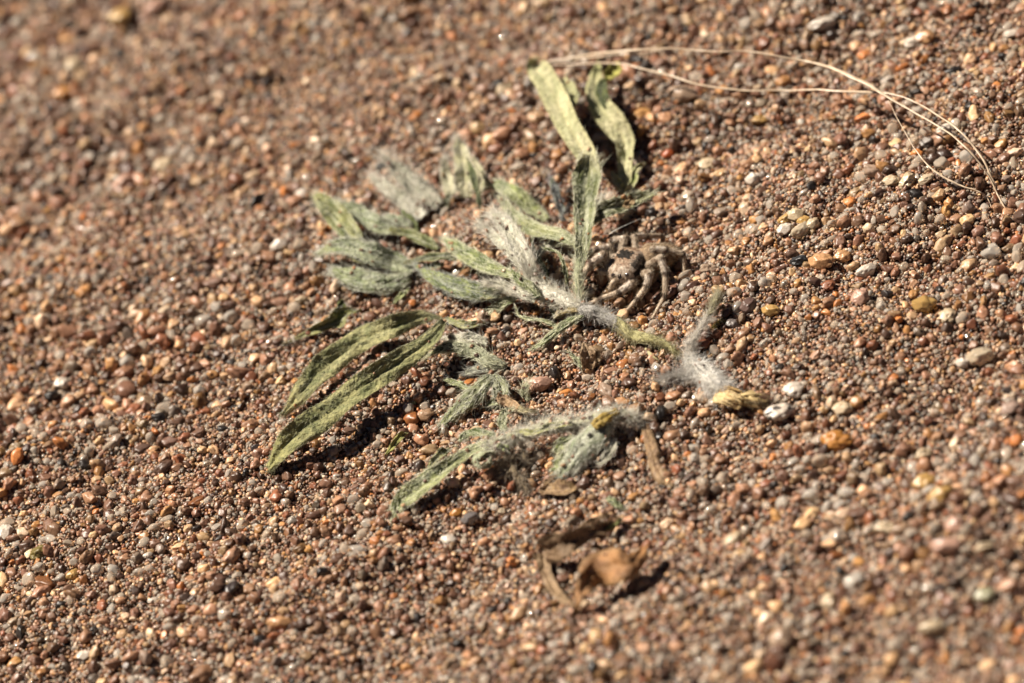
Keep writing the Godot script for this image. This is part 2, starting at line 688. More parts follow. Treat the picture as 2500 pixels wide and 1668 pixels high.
func woolly(n: int, hl := 0.7, extra := {}) -> Dictionary:
	var d := {"a": Color(0.86, 0.84, 0.76), "b": Color(0.60, 0.61, 0.48), "edge": Color(0.45, 0.45, 0.34), "tip": Color(0.28, 0.3, 0.15), "hairs": n, "hl": hl, "hc": WOOL, "lay": 0.3, "hr": 0.010}
	d.merge(extra, true)
	d.hairs = int(d.hairs * 0.7)
	return d

func make_sprig() -> void:
	var b := at(1400, 745)
	var t := thing("wilted_sprig", "wilted woolly sprig fanned out under the spider, with white stem and tall pale leaves", "plant", b, "pieces of the wilted woolly plant", "the wilted sprig")
	# stem: woolly white on one side of the node, grey then straw-yellow on the other
	stalk(3, [[1850, 1310, 0.5], [1700, 1260, 0.55], [1560, 1190, 0.6], [1440, 1090, 0.75], [1350, 960, 0.95]], [50, 85, 95, 80, 60], {"a": Color(0.86, 0.82, 0.74), "b": Color(0.66, 0.62, 0.54), "caught": 26, "hairs": 1800, "hl": 0.38, "hc": WOOL, "lay": 0.25}, t, b)
	stalk(7, [[520, 255, 0.5], [640, 270, 0.6], [760, 310, 0.6], [880, 370, 0.6]], [34, 50, 50, 36], {"a": Color(0.52, 0.5, 0.48), "b": Color(0.2, 0.19, 0.19), "hairs": 700, "hl": 0.34, "hc": Color(0.74, 0.72, 0.69), "lay": 0.15}, t, b)
	stalk(7, [[860, 335, 0.6], [930, 410, 0.55], [1000, 480, 0.45], [1130, 495, 0.45], [1240, 530, 0.35], [1350, 610, 0.2]], [30, 46, 44, 36, 36, 18], {"a": Color(0.50, 0.46, 0.24), "b": Color(0.36, 0.33, 0.14), "hairs": 700, "hl": 0.4, "hc": Color(0.62, 0.58, 0.38), "lay": 0.25, "jag": 0.3}, t, b)
	stalk(7, [[1095, 575, 0.15], [1140, 630, 0.2], [1210, 675, 0.12]], [12, 16, 8], {"a": Color(0.55, 0.48, 0.28), "b": Color(0.45, 0.38, 0.2)}, t, b, "shred")
	# fan of leaves towards the far side
	blade(3, [[1390, 1030, 0.9], [1320, 860, 1.25], [1200, 640, 1.6], [1100, 500, 1.8], [1000, 390, 1.9]], [70, 150, 190, 170, 60], woolly(1700, 0.75, {"cup": 0.9}), t, b)
	blade(3, [[1350, 980, 0.9], [1210, 840, 1.2], [1060, 680, 1.45], [960, 580, 1.5], [880, 520, 1.5]], [60, 90, 110, 90, 40], woolly(900, 0.7, {"cup": 1.0}), t, b)
	blade(3, [[1230, 1010, 0.7], [1000, 930, 0.7], [800, 830, 0.7], [650, 730, 0.75], [535, 640, 0.8]], [60, 150, 190, 150, 50], silky(1500, 0.5), t, b)
	blade(3, [[640, 830, 0.55], [500, 815, 0.75], [320, 835, 0.75], [140, 875, 0.5]], [60, 110, 95, 14], {"a": DARK_A, "b": DARK_B, "edge": Color(0.42, 0.37, 0.16), "tip": Color(0.36, 0.33, 0.13), "up": -0.5, "roll": 0.9, "cup": 0.9, "hairs": 90, "hl": 0.25}, t, b)
	blade(3, [[520, 890, 0.5], [400, 900, 0.5], [260, 890, 0.5]], [40, 70, 16], silky(200, 0.35), t, b)
	blade(3, [[1120, 1165, 0.5], [900, 1150, 0.55], [680, 1105, 0.65], [460, 1020, 0.75], [250, 895, 0.8]], [60, 170, 200, 160, 34], silky(1900, 0.6, {"hc": Color(0.64, 0.66, 0.6), "up": 0.2, "cup": -0.5}), t, b)
	blade(3, [[880, 1190, 0.45], [980, 1185, 0.5], [1090, 1170, 0.5]], [60, 80, 50], {"a": YELLOW_A, "b": GREEN_B, "hairs": 150, "hl": 0.35, "hc": SILVER}, t, b)
	blade(3, [[1430, 1200, 0.95], [1350, 1110, 1.15], [1250, 1030, 1.3], [1175, 940, 1.4]], [70, 130, 110, 24], silky(420, 0.4, {"a": Color(0.2, 0.22, 0.08), "b": GREEN_B, "cup": -0.7}), t, b)
	blade(3, [[1290, 1190, 0.7], [1180, 1130, 0.85], [1060, 1080, 0.9], [950, 1065, 0.9]], [60, 90, 90, 30], woolly(700, 0.55), t, b)
	blade(3, [[1400, 1230, 0.9], [1320, 1200, 1.0], [1250, 1150, 1.05], [1200, 1130, 1.1]], [60, 80, 70, 20], woolly(500, 0.5), t, b)
	blade(3, [[1230, 1190, 0.4], [1120, 1240, 0.4], [1040, 1300, 0.25], [990, 1340, 0.15]], [60, 110, 90, 20], silky(500, 0.55), t, b)
	blade(3, [[1360, 640, 1.2], [1390, 760, 1.05], [1450, 870, 0.9], [1500, 960, 0.7], [1500, 1090, 0.5]], [20, 45, 55, 50, 36], silky(260, 0.3, {"a": Color(0.2, 0.23, 0.1), "hd": -1.0, "cup": 1.2}), t, b)
	blade(3, [[1710, 1080, 0.3], [1690, 960, 0.7], [1655, 840, 1.0], [1600, 760, 1.1], [1490, 735, 1.0]], [34, 50, 40, 30, 14], silky(160, 0.25, {"a": Color(0.24, 0.26, 0.1), "cup": 1.2}), t, b)
	# hanging scraps on the near side of the node
	blade(3, [[1630, 1490, 0.3], [1480, 1430, 0.4], [1330, 1405, 0.4], [1250, 1380, 0.4], [1215, 1300, 0.5]], [36, 50, 40, 34, 14], silky(300, 0.35, {"a": Color(0.4, 0.4, 0.22), "cup": 1.3}), t, b)
	blade(7, [[590, 285, 0.6], [470, 350, 0.5], [360, 430, 0.4], [260, 520, 0.3], [165, 575, 0.15]], [60, 80, 75, 60, 18], silky(700, 0.4, {"a": Color(0.34, 0.36, 0.2), "cup": -0.8}), t, b)
	blade(7, [[560, 265, 0.65], [480, 250, 0.75], [400, 270, 0.6], [340, 330, 0.4]], [40, 70, 80, 24], {"a": Color(0.42, 0.33, 0.16), "b": Color(0.3, 0.24, 0.12), "tip": Color(0.5, 0.48, 0.38), "cup": -1.0, "hairs": 60, "hl": 0.2}, t, b)
	blade(7, [[420, 300, 0.35], [370, 290, 0.35], [330, 255, 0.3]], [40, 70, 30], silky(160, 0.3), t, b)
	# the leaf-bearing shoot that leans back from the node
	stalk(3, [[1830, 1290, 0.35], [1805, 1100, 0.6], [1815, 900, 0.8], [1840, 640, 1.0]], [24, 26, 36, 50], {"a": Color(0.4, 0.42, 0.28), "b": Color(0.25, 0.28, 0.16), "hairs": 700, "hl": 0.4, "hc": SILVER}, t, b)
	blade(3, [[1830, 930, 0.7], [1855, 640, 1.1], [1870, 350, 1.4], [1890, 60, 1.7], [1920, -160, 1.9]], [70, 170, 240, 310, 150], silky(1100, 0.5, {"a": Color(0.21, 0.23, 0.09), "b": Color(0.09, 0.115, 0.035), "edge": Color(0.42, 0.42, 0.25), "cup": 0.75, "up": 0.0, "tip": PALE_A}), t, b)
	var pale := {"a": PALE_A, "b": Color(0.48, 0.48, 0.27), "edge": Color(0.62, 0.57, 0.30), "tip": Color(0.60, 0.58, 0.32), "cup": 0.7, "up": 0.0, "streak": 0.12, "caught": 2, "hairs": 420, "hl": 0.22, "hc": Color(0.7, 0.7, 0.52), "lay": 0.1, "wave": 0.12}
	blade(2, [[1130, 1280, 1.5], [1010, 1060, 1.5], [880, 830, 1.55], [770, 590, 1.6], [650, 390, 1.7], [575, 320, 1.6], [600, 235, 1.6]], [150, 230, 240, 270, 250, 170, 30], pale.merged({"roll": [0.0, 0.15, -0.1, -0.2, 0.1, 0.5, 0.6]}), t, b)
	blade(2, [[920, 700, 1.45], [930, 560, 1.55], [850, 420, 1.55]], [40, 120, 70], pale.merged({"a": Color(0.52, 0.51, 0.22)}, true), t, b)
	blade(2, [[1395, 1460, 0.4], [1400, 1280, 0.5], [1405, 1120, 0.6], [1385, 960, 0.7], [1300, 830, 0.8], [1190, 690, 0.9], [1130, 540, 0.95], [1135, 400, 1.0], [1160, 270, 1.0]], [80, 130, 150, 230, 270, 230, 180, 130, 20], pale.merged({"tip": Color(0.48, 0.48, 0.22)}, true), t, b)
	blade(2, [[1250, 700, 1.0], [1210, 590, 1.08], [1190, 500, 1.1], [1220, 420, 1.12]], [50, 130, 130, 40], {"a": Color(0.14, 0.16, 0.045), "b": DARK_B, "roll": -0.4, "up": 0.0}, t, b)
	blade(2, [[1220, 430, 1.1], [1260, 380, 1.15], [1310, 330, 1.15], [1330, 270, 1.1]], [40, 120, 140, 50], {"a": Color(0.60, 0.56, 0.14), "b": Color(0.4, 0.4, 0.1), "up": 0.0, "cup": 0.9}, t, b)
	blade(2, [[1395, 1470, 0.45], [1340, 1370, 0.7], [1280, 1270, 0.8]], [50, 90, 30], {"a": PALE_A, "b": GREEN_A, "cup": 0.9, "up": 0.0}, t, b)
	blade(2, [[1410, 1470, 0.45], [1480, 1350, 0.7], [1510, 1240, 0.8], [1590, 1190, 0.8]], [50, 80, 70, 24], {"a": PALE_A, "b": GREEN_A, "cup": 0.9, "up": 0.0}, t, b)
	blade(9, [[230, 1230, 0.6], [420, 1020, 1.0], [640, 900, 1.15], [860, 830, 1.2], [1090, 740, 1.2], [1310, 690, 1.1]], [160, 240, 260, 270, 200, 50], silky(900, 0.4, {"a": Color(0.34, 0.34, 0.18), "b": Color(0.14, 0.16, 0.07), "tip": Color(0.42, 0.42, 0.17), "up": 0.2, "cup": 0.7}), t, b)
	blade(9, [[880, 900, 1.2], [960, 790, 1.25], [1040, 700, 1.25]], [90, 150, 60], {"a": Color(0.4, 0.27, 0.14), "b": Color(0.26, 0.17, 0.09), "m": "dry_leaf", "up": 0.1}, t, b)
	blade(9, [[280, 1180, 0.7], [400, 950, 1.1], [520, 760, 1.4]], [120, 140, 70], woolly(420, 0.5), t, b)
	blade(3, [[1810, 690, 0.8], [1620, 610, 0.85], [1380, 550, 0.85], [1210, 440, 0.95], [1130, 330, 1.05], [1085, 270, 1.1]], [70, 150, 170, 150, 90, 30], silky(1500, 0.45, {"a": Color(0.33, 0.34, 0.16), "b": Color(0.17, 0.2, 0.08), "cup": 0.6}), t, b)
	blade(3, [[1790, 700, 0.55], [1600, 670, 0.5], [1480, 730, 0.4], [1400, 800, 0.3]], [50, 90, 90, 30], woolly(420, 0.5, {"cup": -0.5}), t, b)


func make_other_leaves() -> void:
	# grey-green cluster at the far left
	var b := at(1000, 660)
	var t := thing("leaf_cluster", "soft grey-green leaf cluster with one yellow-tipped upright leaf, beyond the long leaves", "plant", b, "pieces of the wilted woolly plant", "the grey leaf cluster")
	var soft := {"a": Color(0.45, 0.49, 0.30), "b": Color(0.21, 0.26, 0.14), "hc": Color(0.88, 0.89, 0.80)}
	blade(1, [[960, 880, 0.6], [880, 760, 0.9], [770, 620, 1.1], [680, 520, 1.3], [590, 440, 1.4]], [120, 200, 210, 170, 60], {"a": Color(0.34, 0.34, 0.14), "b": Color(0.13, 0.17, 0.06), "tip": Color(0.42, 0.42, 0.15), "hairs": 500, "hl": 0.4, "hc": SILVER}, t, b)
	blade(1, [[1300, 750, 0.4], [1130, 700, 0.7], [960, 600, 0.9], [790, 500, 1.0]], [80, 160, 160, 50], silky(900, 0.6, soft), t, b)
	blade(1, [[1400, 700, 0.4], [1270, 650, 0.6], [1140, 640, 0.6]], [60, 100, 30], silky(400, 0.5, soft), t, b)
	blade(1, [[1430, 1080, 0.3], [1260, 1010, 0.6], [1080, 950, 0.8], [920, 890, 0.9], [770, 880, 0.8], [615, 935, 0.6]], [100, 190, 210, 180, 130, 40], silky(1500, 0.6, soft.merged({"tip": Color(0.40, 0.41, 0.16)})), t, b)
	blade(1, [[1400, 1140, 0.3], [1180, 1190, 0.4], [950, 1150, 0.6], [740, 1080, 0.6]], [110, 180, 200, 80], silky(1300, 0.6, soft.merged({"cup": -0.5, "up": 0.2})), t, b)
	blade(1, [[1060, 1010, 0.7], [960, 990, 0.75], [860, 940, 0.7]], [40, 70, 24], {"a": YELLOW_A, "b": YELLOW_B}, t, b)
	blade(1, [[1640, 895, 0.3], [1540, 840, 0.5], [1390, 770, 0.6], [1220, 735, 0.6]], [40, 110, 95, 40], {"a": Color(0.2, 0.21, 0.07), "b": DARK_A, "tip": Color(0.36, 0.36, 0.14), "hairs": 120, "hl": 0.3, "hc": SILVER}, t, b)
	blade(1, [[1470, 735, 0.3], [1400, 650, 0.5], [1330, 575, 0.6]], [40, 70, 30], {"a": Color(0.17, 0.2, 0.09), "b": DARK_A}, t, b)
	# white tuft behind it
	b = at(1050, 510)
	t = thing("woolly_tuft", "white woolly tuft of pointed leaves farthest from the lens, behind the grey leaf cluster", "plant", b, "pieces of the wilted woolly plant", "the white tuft")
	blade(1, [[1640, 530, 0.4], [1490, 410, 0.8], [1340, 270, 1.1], [1195, 130, 1.4]], [100, 180, 150, 40], woolly(1300, 0.8), t, b)
	blade(1, [[1500, 640, 0.3], [1360, 500, 0.6], [1210, 390, 0.9], [1080, 290, 1.1]], [120, 150, 120, 40], woolly(1000, 0.7), t, b)
	blade(1, [[1750, 440, 0.4], [1710, 290, 0.8], [1690, 140, 1.2]], [110, 110, 50], {"a": PALE_A, "b": PALE_B, "up": 0.0, "hairs": 250, "hl": 0.5, "hc": WOOL}, t, b)
	blade(1, [[1860, 460, 0.4], [1860, 260, 0.9], [1830, 60, 1.3], [1800, -40, 1.5]], [140, 190, 130, 40], {"a": PALE_A, "b": PALE_B, "tip": YELLOW_A, "up": 0.0, "hairs": 400, "hl": 0.5, "hc": WOOL}, t, b)
	blade(1, [[1980, 440, 0.4], [2000, 280, 0.8], [1930, 120, 1.1]], [60, 90, 30], {"a": PALE_A, "b": PALE_B, "up": 0.0, "hairs": 150, "hl": 0.4, "hc": WOOL}, t, b)
	blade(1, [[1690, 590, 0.1], [1700, 510, 0.3], [1740, 440, 0.5]], [60, 80, 30], {"a": Color(0.26, 0.25, 0.1), "b": DARK_A, "hairs": 90, "hl": 0.3}, t, b)
	# single leaves
	b = at(1172, 545)
	t = thing("standing_leaf", "narrow dark green leaf standing on a thread-thin stalk in front of the white tuft", "leaf", b, "loose leaves", "the dark standing leaf")
	blade(1, [[1998, 690, 0.0], [1997, 560, 0.4], [1985, 470, 0.7], [1945, 290, 1.1], [1885, 130, 1.5]], [14, 18, 60, 80, 14], {"a": Color(0.12, 0.15, 0.05), "b": DARK_B, "edge": Color(0.33, 0.33, 0.18), "up": 0.0, "roll": -0.5, "cup": 0.9}, t, b, "leaf_blade")
	b = at(1330, 530)
	t = thing("hairy_leaf", "flat green leaf with silvery down lying behind the sprig, its rounded tip pointing away", "leaf", b, "loose leaves", "the downy leaf")
	blade(3, [[1510, 465, 0.1], [1360, 340, 0.3], [1190, 200, 0.45], [1060, 130, 0.5], [960, 110, 0.5]], [70, 160, 170, 120, 40], silky(1000, 0.5, {"up": 0.5}), t, b, "leaf_blade")
	b = at(1375, 535)
	t = thing("hairy_leaf", "narrow bluish grey leaf upright in the sand beside the tall pale leaves", "leaf", b, "loose leaves", "")
	blade(3, [[1680, 470, 0.0], [1640, 330, 0.3], [1590, 180, 0.6], [1550, 60, 0.8]], [50, 80, 90, 40], silky(500, 0.5, {"a": Color(0.33, 0.36, 0.36), "b": Color(0.2, 0.23, 0.24), "hc": Color(0.58, 0.6, 0.62), "up": 0.0}), t, b, "leaf_blade")
	# the two long leaves
	b = at(1070, 780)
	var long_ := {"streak": 0.22, "caught": 2, "a": Color(0.50, 0.47, 0.24), "b": Color(0.21, 0.23, 0.10), "edge": Color(0.48, 0.44, 0.2), "hairs": 2600, "hl": 0.26, "hc": Color(0.52, 0.52, 0.36), "lay": 0.12, "hr": 0.008, "up": 0.35, "cup": 0.3, "wave": 0.13, "roll": [0.1, 0.0, -0.12, 0.1, -0.08, 0.1]}
	t = thing("long_leaf", "long yellow-green leaf with a pale glossy end, the farther of the two side by side", "leaf", b, "pair of long fallen leaves", "the upper long leaf")
	blade(5, [[1480, 235, 0.4], [1335, 235, 0.6], [1110, 315, 0.7], [850, 425, 0.75], [600, 625, 0.75], [430, 800, 0.7], [290, 985, 0.3]], [30, 108, 180, 192, 204, 168, 20], long_.merged({"tip": Color(0.52, 0.47, 0.22)}), t, b, "leaf_blade")
	b = at(1080, 790)
	t = thing("long_leaf", "longest leaf, dull yellow-green and wavy, nearer of the two and casting a black shadow", "leaf", b, "pair of long fallen leaves", "the lower long leaf")
	blade(5, [[1515, 265, 0.7], [1415, 400, 0.9], [1170, 578, 1.0], [868, 780, 1.0], [575, 1005, 0.95], [333, 1180, 0.75], [175, 1395, 0.15]], [40, 128, 190, 200, 212, 184, 84], long_.merged({"a": Color(0.43, 0.41, 0.19), "tip": Color(0.42, 0.40, 0.16)}, true), t, b, "leaf_blade")
	# twisted one above them
	b = at(835, 795)
	t = thing("twisted_leaf", "twisted yellow-green leaf with a thread-thin brown tip above the two long leaves", "leaf", b, "loose leaves", "the twisted leaf")
	blade(5, [[880, 185, 0.5], [790, 200, 0.7], [720, 240, 0.6], [600, 290, 0.4], [440, 370, 0.3], [280, 450, 0.1]], [30, 100, 190, 110, 50, 14], {"a": Color(0.32, 0.32, 0.11), "b": Color(0.16, 0.18, 0.06), "edge": Color(0.4, 0.36, 0.14), "tip": Color(0.32, 0.22, 0.1), "roll": [0.8, 0.4, -0.3, -0.8, -0.6, 0.0], "cup": 1.1, "hairs": 250, "hl": 0.25}, t, b, "leaf_blade")
	blade(5, [[690, 240, 0.6], [720, 160, 0.8], [740, 100, 0.85]], [80, 90, 30], {"a": Color(0.27, 0.29, 0.1), "b": Color(0.12, 0.15, 0.05), "roll": 0.7, "cup": 0.9}, t, b, "leaf_flap")
	b = at(1155, 790)
	t = thing("leaf_scrap", "yellowish curled leaf scrap lying in the shade below the sprig's lowest silky leaf", "leaf", b, "leaf scraps", "the yellow scrap")
	blade(3, [[550, 1405, 0.3], [640, 1450, 0.3], [770, 1470, 0.25], [910, 1440, 0.2]], [24, 90, 100, 40], {"a": YELLOW_A, "b": YELLOW_B, "cup": 1.0, "hairs": 200, "hl": 0.25}, t, b, "leaf_blade")
	b = at(1230, 860)
	t = thing("woolly_sprig_piece", "small bent grey woolly sprig piece right of the two long leaves' joint ends", "plant", b, "pieces of the wilted woolly plant", "the grey sprig piece")
	blade(5, [[1990, 615, 0.2], [1860, 560, 0.4], [1720, 480, 0.6], [1560, 455, 0.6], [1405, 520, 0.5]], [70, 120, 120, 90, 26], silky(1300, 0.5, {"a": Color(0.34, 0.35, 0.24), "b": Color(0.18, 0.2, 0.13), "tip": Color(0.4, 0.42, 0.2), "cup": -0.8}), t, b)
	blade(5, [[1850, 430, 0.3], [1740, 400, 0.4], [1640, 400, 0.4], [1520, 395, 0.3]], [60, 90, 80, 20], woolly(500, 0.55), t, b)
	blade(5, [[1870, 640, 0.2], [1760, 640, 0.3], [1660, 680, 0.2]], [50, 70, 20], woolly(380, 0.5, {"hc": Color(0.5, 0.5, 0.46)}), t, b)
	b = at(1195, 950)
	t = thing("woolly_bent_leaf", "grey woolly leaf bent over at a knee beside the torn tan shred", "leaf", b, "pieces of the wilted woolly plant", "the bent woolly leaf")
	var bent := {"a": Color(0.42, 0.44, 0.26), "b": Color(0.20, 0.22, 0.12), "hc": Color(0.78, 0.78, 0.68)}
	blade(6, [[985, 210, 0.6], [900, 250, 0.8], [790, 360, 0.7], [670, 470, 0.5], [560, 595, 0.2]], [50, 130, 170, 140, 60], silky(1500, 0.45, bent.merged({"cup": -0.9})), t, b)
	blade(6, [[960, 225, 0.7], [1010, 290, 0.6], [1000, 380, 0.4], [900, 440, 0.2]], [50, 130, 110, 30], silky(800, 0.45, bent), t, b)
	blade(6, [[780, 320, 0.2], [680, 275, 0.35], [570, 240, 0.3]], [30, 56, 20], {"a": Color(0.3, 0.33, 0.14), "b": GREEN_B, "hairs": 120, "hl": 0.25, "hc": SILVER}, t, b)
	b = at(1260, 1000)
	t = thing("dry_shred", "torn tan shred with pale yellow fibres beside the bent woolly leaf", "plant debris", b, "dry scraps", "the tan shred")
	blade(6, [[980, 375, 0.5], [1060, 410, 0.45], [1150, 465, 0.35]], [70, 85, 60], {"a": Color(0.42, 0.28, 0.16), "b": Color(0.3, 0.19, 0.11), "m": "dry_leaf", "hairs": 130, "hl": 0.35, "hc": Color(0.5, 0.36, 0.24)}, t, b, "bark")
	blade(6, [[1140, 470, 0.35], [1220, 480, 0.4], [1310, 490, 0.25]], [50, 40, 10], {"a": Color(0.55, 0.48, 0.3), "b": Color(0.42, 0.36, 0.2), "m": "dry_leaf", "hairs": 150, "hl": 0.4, "hc": Color(0.6, 0.54, 0.4)}, t, b, "fibre")
	b = at(1270, 980)
	t = thing("down_tuft", "tuft of loose dark green down on the sand left of the salmon pebble", "plant debris", b, "leaf scraps", "")
	blade(6, [[1230, 400, 0.1], [1190, 340, 0.3], [1200, 300, 0.4]], [40, 60, 20], silky(400, 0.5, {"a": DARK_A, "b": DARK_B}), t, b, "leaf_blade")
	# lower shoot
	b = at(1310, 1060)
	t = thing("woolly_shoot", "white woolly shoot with a green tail leaf and a yellow-brown scar", "plant", b, "pieces of the wilted woolly plant", "the lower woolly shoot")
	stalk(6, [[2070, 570, 0.5], [1950, 510, 0.8], [1800, 540, 0.85], [1640, 570, 0.85], [1450, 590, 0.85], [1250, 640, 0.8], [1060, 710, 0.75], [880, 770, 0.7]], [28, 48, 50, 34, 52, 36, 44, 28], {"jag": 0.35, "a": Color(0.74, 0.73, 0.58), "b": Color(0.50, 0.52, 0.32), "caught": 60, "hairs": 3300, "hl": 0.45, "hc": WOOL, "lay": 0.45, "hd": -0.5}, t, b)
	blade(6, [[1560, 580, 1.0], [1400, 600, 1.05], [1250, 650, 1.0], [1090, 625, 0.9]], [40, 60, 60, 16], {"a": Color(0.45, 0.44, 0.18), "b": YELLOW_B, "cup": 0.9, "hairs": 240, "hl": 0.3, "hc": WOOL}, t, b)
	blade(6, [[920, 740, 0.8], [780, 790, 0.8], [630, 890, 0.7], [480, 1000, 0.6], [330, 1110, 0.5], [230, 1200, 0.3], [190, 1310, 0.1]], [60, 90, 110, 160, 160, 120, 40], silky(2000, 0.38, {"a": Color(0.40, 0.43, 0.19), "b": Color(0.13, 0.17, 0.07), "edge": Color(0.50, 0.50, 0.25), "cup": 0.7}), t, b)
	blade(6, [[970, 670, 0.9], [850, 645, 1.0], [750, 660, 0.95], [680, 730, 0.75]], [30, 66, 64, 16], silky(360, 0.35, {"a": Color(0.36, 0.36, 0.17)}), t, b)
	blade(6, [[620, 780, 0.5], [560, 810, 0.55], [500, 870, 0.45], [450, 940, 0.35]], [40, 90, 70, 20], {"a": Color(0.34, 0.33, 0.14), "b": DARK_A, "edge": Color(0.5, 0.42, 0.15), "cup": 1.2, "hairs": 140, "hl": 0.25}, t, b)
	# a leaf curled into a ring
	blade(6, [[960, 800, 0.7], [880, 800, 0.8], [825, 850, 0.75], [850, 905, 0.65], [915, 890, 0.65], [925, 840, 0.7], [880, 825, 0.72]], [60, 74, 74, 66, 50, 40, 20], silky(420, 0.28, {"a": Color(0.42, 0.45, 0.3), "b": Color(0.26, 0.3, 0.17), "roll": 1.1, "cup": 0.3, "up": 0.2}), t, b)
	blade(6, [[1080, 790, 0.75], [1020, 760, 0.9], [960, 765, 0.9]], [40, 60, 20], {"a": Color(0.32, 0.4, 0.1), "b": GREEN_B, "hairs": 150, "hl": 0.3, "hc": WOOL}, t, b)
	var scar := blade(6, [[1715, 600, 1.02], [1790, 540, 1.08], [1910, 475, 1.02]], [80, 105, 60], {"a": Color(0.42, 0.29, 0.065), "b": Color(0.27, 0.19, 0.05), "edge": Color(0.3, 0.22, 0.08), "cup": -0.7, "m": "dry_leaf", "up": 0.5}, t, b, "scar")
	scar.set_meta("label", "yellow-brown bare scar on the woolly stem")
	blade(6, [[1840, 570, 0.8], [1730, 660, 0.8], [1610, 770, 0.7], [1510, 900, 0.5], [1425, 1040, 0.2]], [120, 220, 240, 170, 20], woolly(2400, 0.45, {"a": Color(0.52, 0.55, 0.40), "b": Color(0.27, 0.32, 0.20), "cup": -0.9, "lay": 0.25, "hc": Color(0.92, 0.92, 0.85)}), t, b)
	blade(6, [[1600, 700, 0.6], [1500, 730, 0.6], [1430, 790, 0.5]], [60, 110, 40], silky(300, 0.35), t, b)
	blade(6, [[1560, 780, 0.55], [1480, 860, 0.5], [1405, 935, 0.35]], [60, 90, 30], silky(300, 0.35), t, b)
	blade(6, [[1880, 690, 0.45], [1850, 790, 0.4], [1790, 860, 0.3], [1730, 880, 0.2]], [40, 80, 70, 20], {"a": Color(0.45, 0.43, 0.36), "b": Color(0.3, 0.29, 0.22), "hairs": 160, "hl": 0.3, "hc": WOOL}, t, b)
	blade(6, [[1040, 640, 0.7], [1020, 560, 0.75], [1040, 500, 0.7], [1080, 480, 0.6]], [50, 70, 60, 20], silky(420, 0.4, {"a": Color(0.26, 0.26, 0.17), "b": DARK_A}), t, b)
	# ragged root fibres under it
	for q in [[[1100, 800, 0.5], [1110, 880, 0.4], [1060, 960, 0.3], [1010, 1000, 0.15]], [[1120, 830, 0.5], [1110, 930, 0.4], [1150, 1010, 0.3], [1220, 1090, 0.2]], [[1060, 810, 0.5], [1020, 880, 0.35], [990, 960, 0.2]], [[1190, 760, 0.5], [1190, 840, 0.35], [1230, 880, 0.2]], [[1130, 950, 0.35], [1180, 1020, 0.3], [1190, 1095, 0.15]]]:
		stalk(6, q, [16, 20, 16, 8] if q.size() == 4 else [14, 16, 8], {"a": Color(0.42, 0.33, 0.22), "b": Color(0.28, 0.21, 0.13), "hairs": 170, "hl": 0.4, "hc": Color(0.56, 0.48, 0.38), "jag": 0.3}, t, b, "root")
	# scraps
	b = at(965, 1080)
	t = thing("leaf_scrap", "small bright yellow-green leaf scrap alone on the sand below the longest leaf", "leaf", b, "leaf scraps", "the yellow-green scrap")
	blade(6, [[290, 650, 0.3], [240, 680, 0.4], [185, 750, 0.3], [125, 830, 0.1]], [20, 66, 56, 20], {"a": Color(0.36, 0.35, 0.1), "b": Color(0.19, 0.2, 0.07), "edge": Color(0.45, 0.4, 0.14), "cup": 1.0, "up": 0.1}, t, b, "leaf_blade")
	b = at(1500, 1235)
	t = thing("leaf_scrap", "small hollow green leaf scrap on the sand above the brown curled leaves", "leaf", b, "leaf scraps", "the green scrap")
	blade(6, [[1830, 1150, 0.2], [1870, 1180, 0.3], [1940, 1230, 0.15]], [30, 76, 40], silky(160, 0.25, {"cup": 1.3}), t, b, "leaf_blade")
	b = at(1005, 985)
	t = thing("leaf_scrap", "thin faded green leaf scrap half buried between the longest leaf and the bent woolly leaf", "leaf", b, "leaf scraps", "")
	blade(6, [[370, 380, 0.15], [335, 440, 0.2], [315, 510, 0.05]], [20, 34, 14], silky(90, 0.2), t, b, "leaf_blade")
	b = at(985, 730)
	t = thing("leaf_scrap", "blurred pale green leaf scrap on the sand below the grey leaf cluster", "leaf", b, "leaf scraps", "")
	blade(1, [[1390, 1240, 0.25], [1320, 1300, 0.3], [1260, 1360, 0.15]], [20, 60, 24], silky(90, 0.25), t, b, "leaf_blade")


